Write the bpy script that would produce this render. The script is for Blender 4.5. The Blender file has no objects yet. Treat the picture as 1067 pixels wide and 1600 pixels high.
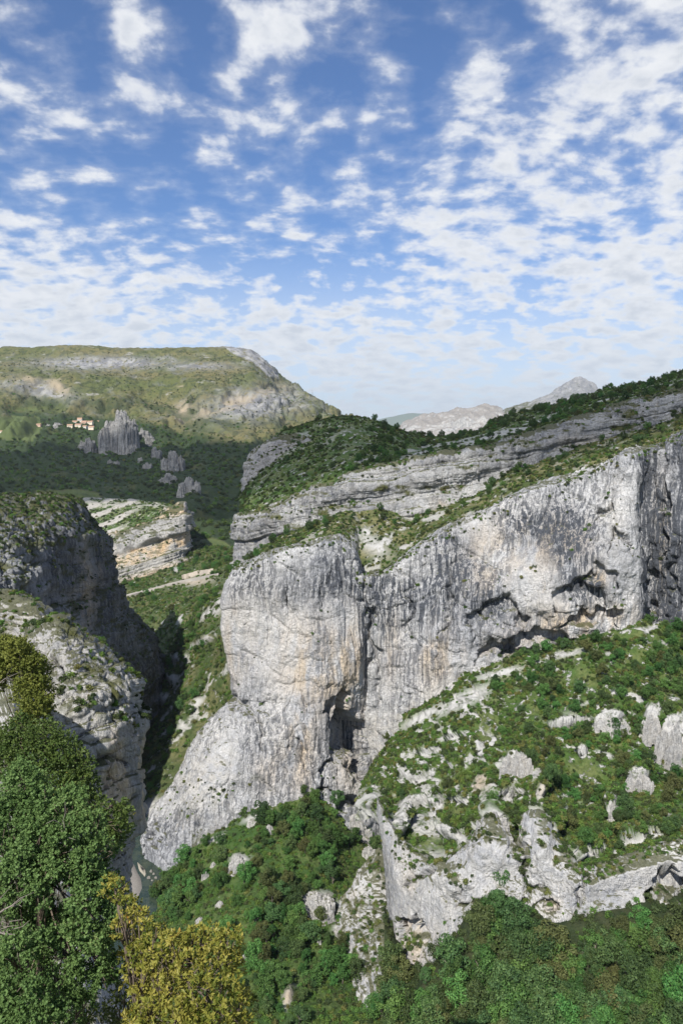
import bpy, math, random
import numpy as np
from mathutils import Vector

# ------------------------------------------------------------------ camera, sky, sun
scene = bpy.context.scene
F_PX, CXP, CYP, HOR = 1150.0, 533.5, 800.0, 680.0        # photograph geometry (1067 x 1600)
PITCH = math.atan((CYP - HOR) / F_PX)
cam_d = bpy.data.cameras.new('camera'); cam = bpy.data.objects.new('camera', cam_d)
scene.collection.objects.link(cam); scene.camera = cam
cam_d.sensor_fit = 'VERTICAL'; cam_d.sensor_height = 36.0; cam_d.sensor_width = 24.0
cam_d.lens = F_PX / 1600.0 * 36.0
cam_d.clip_start = 0.1; cam_d.clip_end = 120000.0
cam.rotation_euler = (math.radians(90) - PITCH, 0, 0)

SUN = Vector((-0.29, -0.635, 0.715)).normalized()           # towards the sun: left, behind the viewer, high
SUN_EL = math.asin(SUN.z)
sun_d = bpy.data.lights.new('sun', 'SUN'); sun = bpy.data.objects.new('sun', sun_d)
scene.collection.objects.link(sun)
sun_d.energy = 5.0; sun_d.angle = math.radians(0.53); sun_d.color = (1.0, 0.97, 0.925)
sun.rotation_euler = SUN.to_track_quat('Z', 'Y').to_euler()

scene.view_settings.view_transform = 'Standard'; scene.view_settings.look = 'None'
scene.view_settings.exposure = 0.43; scene.view_settings.gamma = 1.0
scene.view_settings.use_curve_mapping = False
scene.cycles.use_denoising = True
scene.cycles.max_bounces = 6; scene.cycles.diffuse_bounces = 3; scene.cycles.volume_bounces = 1
scene.cycles.transparent_max_bounces = 12

class NT:
    """small helper to write node trees"""
    def __init__(s, tree): s.t = tree; s.n = tree.nodes; s.l = tree.links
    def new(s, kind, **kw):
        n = s.n.new(kind)
        for k, v in kw.items(): setattr(n, k, v)
        return n
    def put(s, sock, v):
        if hasattr(v, 'is_output'): s.l.new(v, sock)
        elif v is not None: sock.default_value = v
    def math(s, op, a, b=None, c=None, clamp=False):
        n = s.new('ShaderNodeMath', operation=op); n.use_clamp = clamp
        s.put(n.inputs[0], a); s.put(n.inputs[1], b); s.put(n.inputs[2], c)
        return n.outputs[0]
    def vmath(s, op, a, b=None):
        n = s.new('ShaderNodeVectorMath', operation=op)
        s.put(n.inputs[0], a); s.put(n.inputs[1], b)
        return n.outputs['Value'] if op in ('DISTANCE', 'LENGTH', 'DOT_PRODUCT') else n.outputs[0]
    def sstep(s, v, a, b):
        n = s.new('ShaderNodeMapRange', interpolation_type='SMOOTHSTEP')
        s.put(n.inputs[0], v); n.inputs[1].default_value = a; n.inputs[2].default_value = b
        n.inputs[3].default_value = 0; n.inputs[4].default_value = 1
        return n.outputs[0]
    def noise(s, vec, scale, detail=5, rough=0.55, dist=0.0, col=False):
        n = s.new('ShaderNodeTexNoise'); s.put(n.inputs['Vector'], vec)
        n.inputs['Scale'].default_value = scale; n.inputs['Detail'].default_value = detail
        n.inputs['Roughness'].default_value = rough; n.inputs['Distortion'].default_value = dist
        return n.outputs['Color'] if col else n.outputs['Fac']
    def mix(s, f, a, b):
        n = s.new('ShaderNodeMix', data_type='RGBA')
        s.put(n.inputs[0], f); s.put(n.inputs[6], a); s.put(n.inputs[7], b)
        return n.outputs[2]
    def attr(s, name, out='Fac'):
        n = s.new('ShaderNodeAttribute', attribute_name=name); return n.outputs[out]

def rgb(*c): return (c[0], c[1], c[2], 1.0)

def scaled(t, v, s):
    n = t.new('ShaderNodeVectorMath', operation='MULTIPLY'); t.put(n.inputs[0], v); n.inputs[1].default_value = s
    return n.outputs[0]
def build_world():
    w = bpy.data.worlds.new('World'); scene.world = w; w.use_nodes = True
    t = NT(w.node_tree); t.n.clear()
    out = t.new('ShaderNodeOutputWorld'); bg = t.new('ShaderNodeBackground')
    sky = t.new('ShaderNodeTexSky', sky_type='NISHITA')
    sky.sun_disc = False; sky.sun_elevation = SUN_EL
    sky.sun_rotation = math.atan2(SUN.x, SUN.y)
    sky.altitude = 900; sky.air_density = 1.0; sky.dust_density = 0.6; sky.ozone_density = 2.2
    tc = t.new('ShaderNodeTexCoord'); d = tc.outputs['Generated']
    sep = t.new('ShaderNodeSeparateXYZ'); t.l.new(d, sep.inputs[0])
    z = t.math('MAXIMUM', sep.outputs[2], 0.0)
    zz = t.math('ADD', z, 0.30)
    u = t.math('DIVIDE', sep.outputs[0], zz); v = t.math('DIVIDE', sep.outputs[1], zz)
    cmb = t.new('ShaderNodeCombineXYZ'); t.l.new(u, cmb.inputs[0]); t.l.new(v, cmb.inputs[1])
    uv = cmb.outputs[0]
    warp = t.noise(uv, 1.6, 3, 0.5, col=True)
    wv = t.vmath('SUBTRACT', warp, (0.5, 0.5, 0.5))
    p = t.vmath('ADD', uv, scaled(t, wv, (.14, .14, 0)))
    puff = t.noise(p, 11.5, 10, 0.54)                 # single puffs
    puff2 = t.noise(p, 3.0, 4, 0.5)                  # groups of them
    rip = t.noise(scaled(t, p, (1.0, 1.4, 1.0)), 22.0, 6, 0.55)
    field = t.math('ADD', t.math('MULTIPLY', puff, 0.56), t.math('MULTIPLY', puff2, 0.26))
    field = t.math('ADD', field, t.math('MULTIPLY', rip, 0.18))
    # the layer looks thicker towards the horizon, where one looks along it
    bank = t.math('MULTIPLY', t.math('SUBTRACT', 1.0, t.sstep(z, 0.06, 0.34)), 0.135)
    field = t.math('ADD', field, bank)
    for (bx, by, r, a) in CLOUD_BANKS:
        dd = t.vmath('DISTANCE', uv, (bx, by, 0.0))
        f = t.math('SUBTRACT', 1.0, t.sstep(dd, 0.0, r))
        field = t.math('ADD', field, t.math('MULTIPLY', f, a))
    cov = t.sstep(field, 0.510, 0.65)
    thin = t.sstep(field, 0.42, 0.58)
    cov = t.math('ADD', t.math('MULTIPLY', cov, 0.78), t.math('MULTIPLY', thin, 0.20), clamp=True)
    veil = t.math('MULTIPLY', t.math('SUBTRACT', 1.0, t.sstep(z, 0.0, 0.28)), t.math('ADD', .56, t.math('MULTIPLY', puff2, .5)))
    cov = t.math('MAXIMUM', cov, veil)
    # thick middles grey a little from below, thin rims stay white
    body = t.sstep(t.noise(p, 13.0, 8, 0.55), 0.34, 0.68)
    thick = t.math('MULTIPLY', t.sstep(field, 0.57, 0.72), 0.85)
    thick = t.math('MULTIPLY', thick, t.math('SUBTRACT', 1.1, body), clamp=True)
    cloud = t.mix(thick, rgb(8.2, 8.3, 8.5), rgb(5.4, 5.8, 6.5))
    cloud = t.mix(t.math('MULTIPLY', t.math('SUBTRACT', 1.0, t.sstep(z, 0.0, 0.22)), .55), cloud, rgb(6.1, 6.6, 7.3))
    tint = t.new('ShaderNodeMix', data_type='RGBA', blend_type='MULTIPLY'); tint.inputs[0].default_value = 1.0
    t.l.new(sky.outputs[0], tint.inputs[6]); tint.inputs[7].default_value = rgb(0.66, 0.90, 1.20)
    col = t.mix(cov, tint.outputs[2], cloud)
    t.l.new(col, bg.inputs[0]); bg.inputs[1].default_value = 0.084
    t.l.new(bg.outputs[0], out.inputs[0])

def dir_of(px, py):
    xc = (px - CXP) / F_PX; yc = -(py - CYP) / F_PX
    return np.array([xc, math.cos(PITCH) + yc * math.sin(PITCH), -math.sin(PITCH) + yc * math.cos(PITCH)])
def sky_uv(px, py):
    d = dir_of(px, py); d = d / np.linalg.norm(d); return d[0] / (d[2] + .30), d[1] / (d[2] + .30)
CLOUD_BANKS = []
for (px, py, r, a) in [(900, 230, .42, .055), (700, 330, .34, .05), (980, 400, .5, .055), (60, 430, .5, .05), (760, 150, .15, .06), (980, 80, .25, .06),
                       (250, 330, .25, -.04), (450, 25, .16, .08), (205, 140, .09, .10), (450, 185, .08, .10), (365, 125, .06, .10), (140, 275, .08, .08), (90, 190, .07, .07),
                       (540, 120, .12, -.10), (320, 420, .3, -.04), (60, 50, .2, -.06), (540, 430, .35, -.05), (650, 60, .14, -.07), (300, 60, .12, -.05), (215, 45, .07, .12), (340, 240, .10, .06), (610, 110, .06, .12), (470, 370, .12, .07)]:
    CLOUD_BANKS.append((*sky_uv(px, py), r, a))
build_world()

# ------------------------------------------------------------------ helpers
def at(px, py, Y):
    """points on the ground of the place, found from a direction and a forward distance in metres"""
    px, py, Y = np.broadcast_arrays(np.asarray(px, float), np.asarray(py, float), np.asarray(Y, float))
    xc = (px - CXP) / F_PX; yc = -(py - CYP) / F_PX
    dy = math.cos(PITCH) + yc * math.sin(PITCH); dz = -math.sin(PITCH) + yc * math.cos(PITCH)
    return np.stack([xc / dy * Y, Y, dz / dy * Y], -1)
def project(P):
    x, y, z = P[..., 0], P[..., 1], P[..., 2]
    f = y * math.cos(PITCH) - z * math.sin(PITCH); u = y * math.sin(PITCH) + z * math.cos(PITCH)
    f = np.where(f < 0.05, 0.05, f)
    return CXP + F_PX * x / f, CYP - F_PX * u / f, f

RNG = np.random.default_rng(7)
_perm = RNG.permutation(256).astype(np.int32); _perm = np.concatenate([_perm, _perm])
_g = RNG.normal(size=(256, 3)); GRAD = (_g / np.linalg.norm(_g, axis=1, keepdims=True)).astype(np.float32)
GX, GY, GZ = (np.ascontiguousarray(GRAD[:, i]) for i in range(3)); _perm = _perm.astype(np.intp)
def pnoise(p):
    p = np.asarray(p, np.float32); sh = p.shape[:-1]; p = p.reshape(-1, 3)
    x, y, z = p[:, 0], p[:, 1], p[:, 2]; fx = np.floor(x); fy = np.floor(y); fz = np.floor(z)
    X = fx.astype(np.intp) & 255; Y = fy.astype(np.intp) & 255; Z = fz.astype(np.intp) & 255
    x = x - fx; y = y - fy; z = z - fz
    wx = x * x * x * (x * (x * 6 - 15) + 10); wy = y * y * y * (y * (y * 6 - 15) + 10); wz = z * z * z * (z * (z * 6 - 15) + 10)
    x1 = x - 1; y1 = y - 1; z1 = z - 1; tk = np.take
    A0 = tk(_perm, X) + Y; A1 = tk(_perm, X + 1) + Y
    B = ((tk(_perm, A0) + Z, tk(_perm, A1) + Z), (tk(_perm, A0 + 1) + Z, tk(_perm, A1 + 1) + Z))
    def dot(h, a, b, c): return tk(GX, h) * a + tk(GY, h) * b + tk(GZ, h) * c
    r = []
    for c, zz in ((0, z), (1, z1)):
        q = []
        for b, yy in ((0, y), (1, y1)):
            n0 = dot(tk(_perm, B[b][0] + c), x, yy, zz); n1 = dot(tk(_perm, B[b][1] + c), x1, yy, zz); q.append(n0 + wx * (n1 - n0))
        r.append(q[0] + wy * (q[1] - q[0]))
    return ((r[0] + wz * (r[1] - r[0])) * 1.5).reshape(sh)
def fbm(p, octv=4, gain=.5, ridge=False):
    s = 0; a = 1.0; tot = 0; p = np.asarray(p, np.float32)
    for o in range(octv):
        n = pnoise(p + o * 17.31)
        s = s + a * ((1 - 2 * np.abs(n)) if ridge else n); tot += a; a *= gain; p = p * 2.03
    return s / tot
def sst(v, a, b):
    t = np.clip((v - a) / (b - a), 0, 1); return t * t * (3 - 2 * t)
def hash1(i, k=0):
    h = (i.astype(np.int64) * 374761393 + k * 668265263) & 0xffffffff
    h = ((h ^ (h >> 13)) * 1274126177) & 0xffffffff
    return ((h ^ (h >> 16)) & 0xffff) / 65535.0
def S(P, *s): return P * np.array(s, np.float32)
def poly(px, py, pts, soft=0):
    ins = np.zeros(px.shape, bool); n = len(pts)
    for k in range(n):
        x0, y0 = pts[k]; x1, y1 = pts[(k + 1) % n]
        if y0 == y1: continue
        c = ((y0 > py) != (y1 > py)) & (px < (x1 - x0) * (py - y0) / (y1 - y0) + x0)
        ins ^= c
    return ins
def blob(px, py, cx, cy, rx, ry, rot=0.0):
    c, s = math.cos(rot), math.sin(rot); dx = px - cx; dy = py - cy
    return np.exp(-(((dx * c + dy * s) / rx) ** 2 + ((-dx * s + dy * c) / ry) ** 2))
def cave(px, py, cx, cy, w, h, lip=.07):
    """1 just under an arched lip, fading downwards"""
    py = py + .13 * h * np.sin(px / (.31 * w) + 1.7 * cy) + .07 * h * np.sin(px / (.12 * w) + cx); px = px + .10 * w * np.sin(py / (.3 * h) + cx)
    dx = np.clip((px - cx) / w, -1, 1); top = cy - h * np.sqrt(1 - dx * dx) * .8
    t = (py - top) / h
    return sst(t, 0, lip) * (1 - sst(t, .25, 1.15)) * (np.abs(px - cx) < w)

def new_mesh(name, V, faces=None, quads=None, smooth=True):
    me = bpy.data.meshes.new(name)
    if quads is not None:
        V = np.asarray(V, np.float32).reshape(-1, 3); Q = np.asarray(quads, np.int32)
        k = Q.shape[1]
        me.vertices.add(len(V)); me.vertices.foreach_set('co', V.ravel())
        me.loops.add(Q.size); me.loops.foreach_set('vertex_index', Q.ravel())
        me.polygons.add(len(Q))
        me.polygons.foreach_set('loop_start', np.arange(0, Q.size, k, dtype=np.int32))
        me.polygons.foreach_set('loop_total', np.full(len(Q), k, np.int32))
        me.polygons.foreach_set('use_smooth', np.full(len(Q), smooth))
        me.update(calc_edges=True)
    else:
        me.from_pydata([tuple(v) for v in V], [], faces); me.update()
        for p in me.polygons: p.use_smooth = smooth
    return me
def link(name, me, mat=None, parent=None):
    o = bpy.data.objects.new(name, me); scene.collection.objects.link(o)
    if mat is not None:
        me.materials.clear(); me.materials.append(mat)
    if parent is not None: o.parent = parent
    return o
def tag(o, label=None, cat=None, group=None, kind=None):
    if label: o['label'] = label
    if cat: o['category'] = cat
    if group: o['group'] = group
    if kind: o['kind'] = kind
    return o

PATCHES = {}
def row(xs, pts):
    """a line across the slope, sampled at the columns xs"""
    pts = np.array(pts, float); xs = np.asarray(xs, float)
    return np.stack([xs, np.interp(xs, pts[:, 0], pts[:, 1]), np.interp(xs, pts[:, 0], pts[:, 2])], -1)
def blur(A, n):
    for _ in range(n):
        B = A.copy(); B[1:-1] = A[1:-1] * .5 + (A[:-2] + A[2:]) * .25
        A = B.copy(); A[:, 1:-1] = B[:, 1:-1] * .5 + (B[:, :-2] + B[:, 2:]) * .25
    return A
def normals(P):
    du = np.empty_like(P); dv = np.empty_like(P)
    du[:, 1:-1] = P[:, 2:] - P[:, :-2]; du[:, 0] = P[:, 1] - P[:, 0]; du[:, -1] = P[:, -1] - P[:, -2]
    dv[1:-1] = P[2:] - P[:-2]; dv[0] = P[1] - P[0]; dv[-1] = P[-1] - P[-2]
    N = np.cross(dv, du); ar = np.linalg.norm(N, axis=-1) / 4
    return N / (np.linalg.norm(N, axis=-1, keepdims=True) + 1e-9), ar
def patch(name, rows, mat, step=1.3, smooth_n=10, disp=None, fine=None, masks=None, shade_smooth=True):
    """a piece of terrain lofted through control rows (top to bottom, left to right)"""
    R = np.array([np.array(r, float) for r in rows])
    pu = np.clip(np.linalg.norm(np.diff(R[..., :2], axis=1), axis=-1).max(0), 6, None)
    pv = np.clip(np.linalg.norm(np.diff(R[..., :2], axis=0), axis=-1).max(1), 14, None)
    C = at(R[..., 0], R[..., 1], R[..., 2])
    cu = np.concatenate([[0], np.cumsum(pu)]); cv = np.concatenate([[0], np.cumsum(pv)])
    nu = int(cu[-1] / step) + 2; nv = int(cv[-1] / step) + 2
    uu = np.linspace(0, cu[-1], nu); vv = np.linspace(0, cv[-1], nv)
    iu = np.clip(np.searchsorted(cu, uu, 'right') - 1, 0, len(cu) - 2); fu = (uu - cu[iu]) / pu[iu]
    iv = np.clip(np.searchsorted(cv, vv, 'right') - 1, 0, len(cv) - 2); fv = (vv - cv[iv]) / pv[iv]
    # interpolate inverse depth-free: plain world positions
    A = C[:, iu] * (1 - fu)[None, :, None] + C[:, iu + 1] * fu[None, :, None]
    P = A[iv] * (1 - fv)[:, None, None] + A[iv + 1] * fv[:, None, None]
    P = blur(P, smooth_n)
    for fn in (disp, fine):
        if fn is None: continue
        N, _ = normals(P); px, py, _f = project(P)
        h = fn(P, N, px, py)
        P = P + N * h[..., None]
    N, ar = normals(P); px, py, dep = project(P)
    idx = np.arange(nu * nv).reshape(nv, nu)
    Q = np.stack([idx[:-1, :-1], idx[1:, :-1], idx[1:, 1:], idx[:-1, 1:]], -1).reshape(-1, 4)
    me = new_mesh(name, P.reshape(-1, 3), quads=Q, smooth=shade_smooth)
    D = dict(P=P, N=N, area=ar, px=px, py=py, dep=dep, name=name, m={})
    if masks:
        for k, v in masks(D).items():
            v = np.clip(v, 0, 1).astype(np.float32)
            a = me.attributes.new(k, 'FLOAT', 'POINT'); a.data.foreach_set('value', v.ravel()); D['m'][k] = v
    o = link(name, me, mat); o['kind'] = 'structure'; D['obj'] = o
    PATCHES[name] = D
    return D
def surf(D, px, py):
    """the point of a patch that shows nearest to a direction"""
    d = (D['px'] - px) ** 2 + (D['py'] - py) ** 2
    k = np.unravel_index(np.argmin(d), d.shape)
    return D['P'][k], D['N'][k]

# ------------------------------------------------------------------ materials
def base_mat(name):
    m = bpy.data.materials.new(name); m.use_nodes = True
    t = NT(m.node_tree); t.n.clear()
    out = t.new('ShaderNodeOutputMaterial'); b = t.new('ShaderNodeBsdfPrincipled')
    b.inputs['Roughness'].default_value = 0.85
    b.inputs['Specular IOR Level'].default_value = 0.2
    t.l.new(b.outputs[0], out.inputs[0])
    return m, t, b, out
def bump(t, b, h, strength, dist):
    n = t.new('ShaderNodeBump'); t.put(n.inputs['Height'], h)
    n.inputs['Strength'].default_value = strength; n.inputs['Distance'].default_value = dist
    t.l.new(n.outputs[0], b.inputs['Normal'])
def rock_mat(name, k=1.0, light=(0.57, 0.555, 0.53), mid=(0.38, 0.38, 0.385), dark=(0.075, 0.08, 0.09),
             warm=(0.52, 0.40, 0.26), streak=0.74, grass=(0.085, 0.095, 0.032), ledge=.62):
    """k: metres per unit of grain; pale limestone with water streaks, ochre where sheltered, turf on ledges"""
    m, t, b, out = base_mat(name)
    g = t.new('ShaderNodeNewGeometry'); pos = g.outputs['Position']
    wob = t.noise(pos, 0.05 / k, 3, .5, col=True)
    pw = t.vmath('ADD', pos, scaled(t, t.vmath('SUBTRACT', wob, (.5, .5, .5)), (5 * k, 5 * k, 5 * k)))
    big = t.noise(pos, 0.022 / k, 5, .6)
    c = t.mix(t.sstep(big, .36, .64), rgb(*light), rgb(*mid))
    blot = t.noise(pos, 0.16 / k, 6, .65)
    c = t.mix(t.math('MULTIPLY', t.sstep(blot, .48, .66), .45), c, rgb(*(x * .62 for x in mid)))
    # vertical water streaks
    st = t.noise(scaled(t, pw, (.55 / k, .55 / k, .022 / k)), 1.0, 6, .62)
    st2 = t.noise(scaled(t, pw, (1.6 / k, 1.6 / k, .05 / k)), 1.0, 4, .6)
    sm = t.math('ADD', t.math('MULTIPLY', t.sstep(st, .465, .57), .85), t.math('MULTIPLY', t.sstep(st2, .48, .60), .55), clamp=True)
    zone = t.sstep(t.noise(scaled(t, pos, (1, 1, .5)), .03 / k, 3, .5), .38, .54)
    sm = t.math('MULTIPLY', t.math('MULTIPLY', sm, t.math('ADD', t.math('MULTIPLY', zone, .88), .12)), streak)
    sm = t.math('ADD', sm, t.math('MULTIPLY', t.attr('dark'), t.math('ADD', .08, t.math('MULTIPLY', t.sstep(t.math('ADD', t.math('MULTIPLY', st, .6), t.math('MULTIPLY', st2, .4)), .34, .53), 1.0))), clamp=True)  # dark mask on top: stains, and shade painted into some hollows
    # ochre
    wn = t.noise(scaled(t, pw, (.10 / k, .10 / k, .03 / k)), 1.0, 5, .6)
    wm = t.math('MULTIPLY', t.attr('warm'), t.sstep(wn, .34, .58))
    wstr = t.math('MULTIPLY', t.sstep(t.noise(scaled(t, pw, (.42 / k, .42 / k, .012 / k)), 1.3, 4, .55), .60, .70), .40)
    wm = t.math('MAXIMUM', wm, t.math('MULTIPLY', wstr, t.sstep(wn, .45, .6)))
    wc = t.mix(t.noise(pos, .25 / k, 4, .6), rgb(*warm), rgb(warm[0] * 1.08, warm[1] * 1.2, warm[2] * 1.45))
    c = t.mix(wm, c, wc)
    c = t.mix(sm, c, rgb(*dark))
    pale = t.math('MULTIPLY', t.attr('pale'), t.sstep(t.noise(pos, .2 / k, 5, .6), .35, .6))
    c = t.mix(pale, c, rgb(.50, .47, .42))
    sp = t.noise(pos, 1.1 / k, 5, .7)
    v = t.new('ShaderNodeHueSaturation'); t.l.new(c, v.inputs['Color'])
    t.l.new(t.math('ADD', t.math('MULTIPLY', sp, 1.3), .35), v.inputs['Value'])
    c = v.outputs[0]
    # turf on ledges
    nz = t.new('ShaderNodeSeparateXYZ'); t.l.new(g.outputs['Normal'], nz.inputs[0])
    gm = t.math('MULTIPLY', t.sstep(t.math('ADD', nz.outputs[2], t.math('MULTIPLY', t.math('SUBTRACT', blot, .5), .9)), ledge, ledge + .25), .85)
    gm = t.math('MAXIMUM', gm, t.math('MULTIPLY', t.attr('turf'), t.sstep(blot, .35, .55)))
    gc = t.mix(t.noise(pos, .5 / k, 4, .6), rgb(*(x * .55 for x in grass)), rgb(grass[0] * 1.5, grass[1] * 1.35, grass[2] * 1.4))
    c = t.mix(gm, c, gc)
    t.l.new(c, b.inputs['Base Color'])
    vor = t.new('ShaderNodeTexVoronoi', feature='DISTANCE_TO_EDGE')
    t.put(vor.inputs['Vector'], scaled(t, pw, (.14 / k, .14 / k, .075 / k))); vor.inputs['Scale'].default_value = 1.0
    cr = t.math('MULTIPLY', t.sstep(vor.outputs['Distance'], 0, .03), .14)
    h = t.math('ADD', t.math('MULTIPLY', t.noise(pw, .55 / k, 7, .68), 1.6), cr)
    h = t.math('ADD', h, t.math('MULTIPLY', st2, .9))
    bump(t, b, h, .85, 1.5 * k)
    return m
def slope_mat(name, k=1.0, green=(.055, .085, .022), dry=(.17, .15, .075), stone=(.50, .485, .45), bias=0.0):
    m, t, b, out = base_mat(name)
    g = t.new('ShaderNodeNewGeometry'); pos = g.outputs['Position']
    n1 = t.noise(pos, .06 / k, 6, .62); n2 = t.noise(pos, .45 / k, 6, .65); n3 = t.noise(pos, .2 / k, 6, .66)
    c = t.mix(t.sstep(n1, .40, .62), rgb(*green), rgb(*dry))
    c = t.mix(t.math('MULTIPLY', t.sstep(n2, .42, .68), .7), c, rgb(*(x * .55 for x in green)))
    s = t.math('MAXIMUM', t.math('MULTIPLY', t.sstep(n3, .55 + bias, .62 + bias), .9), t.math('MULTIPLY', t.attr('bare'), t.sstep(n3, .30, .48)))
    stc = t.mix(n2, rgb(*stone), rgb(*(x * .6 for x in stone)))
    stc = t.mix(t.math('MULTIPLY', t.attr('tan'), .9), stc, rgb(.36, .29, .20))
    c = t.mix(s, c, stc)
    t.l.new(c, b.inputs['Base Color'])
    bump(t, b, t.math('ADD', n2, t.math('MULTIPLY', s, .5)), .9, 1.2 * k)
    return m
def leaf_mat(name, a, b2, trans=.25, var=.25, tip=None, rough=.6):
    m, t, b, out = base_mat(name)
    oi = t.new('ShaderNodeObjectInfo'); lv = t.attr('lv')
    c = t.mix(lv, rgb(*a), rgb(*b2))
    if tip is not None: c = t.mix(t.sstep(lv, .90, .98), c, rgb(*tip))
    h = t.new('ShaderNodeHueSaturation'); t.l.new(c, h.inputs['Color'])
    rnd = oi.outputs['Random']
    t.l.new(t.math('ADD', t.math('MULTIPLY', rnd, .05), .475), h.inputs['Hue'])
    t.l.new(t.math('ADD', t.math('MULTIPLY', t.math('FRACT', t.math('MULTIPLY', rnd, 7.31)), 2 * var), 1 - var), h.inputs['Value'])
    t.l.new(h.outputs[0], b.inputs['Base Color']); b.inputs['Roughness'].default_value = rough
    tr = t.new('ShaderNodeBsdfTranslucent'); t.l.new(h.outputs[0], tr.inputs[0])
    mx = t.new('ShaderNodeMixShader'); mx.inputs[0].default_value = trans
    t.l.new(b.outputs[0], mx.inputs[1]); t.l.new(tr.outputs[0], mx.inputs[2]); t.l.new(mx.outputs[0], out.inputs[0])
    return m
def plain_mat(name, col, rough=.8, grain=8.0, amt=.25):
    m, t, b, out = base_mat(name)
    g = t.new('ShaderNodeNewGeometry'); n = t.noise(g.outputs['Position'], grain, 5, .6)
    c = t.mix(n, rgb(*(x * (1 - amt) for x in col)), rgb(*(min(1, x * (1 + amt)) for x in col)))
    t.l.new(c, b.inputs['Base Color']); b.inputs['Roughness'].default_value = rough
    return m

M = {}
M['cliff'] = rock_mat('limestone', 1.0, ledge=.78)
M['lower'] = rock_mat('limestone_lower', .75, streak=.34)
M['upper'] = rock_mat('limestone_bedded', 1.2, light=(.44, .435, .42), mid=(.28, .28, .285), streak=.5)
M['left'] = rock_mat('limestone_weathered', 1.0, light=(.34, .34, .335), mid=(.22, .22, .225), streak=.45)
M['knob'] = rock_mat('limestone_pale', .13, light=(.42, .41, .385), mid=(.30, .295, .285), streak=.30)
M['near'] = rock_mat('limestone_near', .08, streak=.2)
M['bedded'] = rock_mat('limestone_strata', 2.0, light=(.50, .47, .42), mid=(.34, .33, .31), warm=(.58, .39, .20), streak=.2)
M['slope'] = slope_mat('scrubby_hillside', 1.0, green=(.055, .098, .020), dry=(.115, .135, .045))
M['woodfloor'] = slope_mat('wood_floor', 1.0, green=(.040, .080, .018), dry=(.085, .115, .034), bias=.13)
M['gorge'] = slope_mat('gorge_slope', 1.4, green=(.05, .075, .022), dry=(.12, .12, .05), bias=.05)
M['terrace'] = slope_mat('terrace_turf', 1.0, green=(.06, .08, .022), dry=(.16, .15, .065), bias=.02)

# ------------------------------------------------------------------ far mountains and valley
def far_mat(name, k, haze=None):
    m, t, b, out = base_mat(name)
    g = t.new('ShaderNodeNewGeometry'); pos = g.outputs['Position']
    n1 = t.noise(pos, .004 / k, 6, .62); n2 = t.noise(pos, .03 / k, 6, .7); n3 = t.noise(scaled(t, pos, (1, 1, 3)), .012 / k, 6, .7)
    c = t.mix(t.sstep(n1, .36, .62), rgb(.092, .106, .032), rgb(.150, .132, .055))
    c = t.mix(t.math('MULTIPLY', t.sstep(n2, .47, .58), .75), c, rgb(.042, .054, .02))
    c = t.mix(t.math('MULTIPLY', t.sstep(n3, .60, .68), .8), c, rgb(.30, .285, .25))
    rockc = t.mix(t.sstep(t.noise(scaled(t, pos, (1, 1, .35)), .02 / k, 6, .7), .35, .62), rgb(.34, .33, .31), rgb(.16, .16, .165))
    c = t.mix(t.math('MULTIPLY', t.attr('rock'), t.sstep(n2, .34, .5)), c, rockc)
    tanc = t.mix(n2, rgb(.42, .34, .23), rgb(.27, .22, .15))
    c = t.mix(t.attr('tan'), c, tanc)
    c = t.mix(t.attr('wood'), c, t.mix(n2, rgb(.018, .032, .013), rgb(.045, .065, .024)))
    c = t.mix(t.attr('field'), c, t.mix(n2, rgb(.065, .095, .030), rgb(.11, .13, .045)))
    t.l.new(c, b.inputs['Base Color'])
    bump(t, b, t.math('ADD', n2, t.math('MULTIPLY', n3, .5)), .9, 12 * k)
    return m
M['mesa'] = far_mat('dry_mountainside', 1.0)
M['massif'] = rock_mat('pale_massif', 14, light=(.56, .54, .50), mid=(.40, .39, .375), streak=.35, grass=(.30, .29, .245), warm=(.50, .46, .40))
M['peak'] = rock_mat('grey_peak', 14, light=(.44, .43, .42), mid=(.28, .28, .28), streak=.4, grass=(.11, .12, .055), ledge=.9)
M['bluehill'] = plain_mat('distant_hill', (.10, .12, .07), grain=.002)
M['ground'] = plain_mat('valley_ground', (.07, .085, .035), grain=.004)

me = new_mesh('ground', [(-40000, -3000, -290), (40000, -3000, -290), (40000, 60000, -290), (-40000, 60000, -290)], [(0, 1, 2, 3)])
link('ground', me, M['ground'])['kind'] = 'structure'

xs = [480, 540, 575, 600, 620, 640, 665, 690, 715, 745, 790, 850, 920]
patch('far_hill', [row(xs, [(480, 700, 38000), (920, 690, 38000)]),
                   row(xs, [(480, 690, 34000), (575, 662, 32000), (600, 652, 32000), (640, 644, 32000), (690, 643, 32000), (745, 648, 32000), (920, 662, 32000)]),
                   row(xs, [(480, 700, 30000), (920, 680, 30000)]), row(xs, [(480, 740, 28000), (920, 740, 28000)])],
      M['bluehill'], 2.0, 6, disp=lambda P, N, px, py: 320 * fbm(P / 5000, 5))

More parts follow.
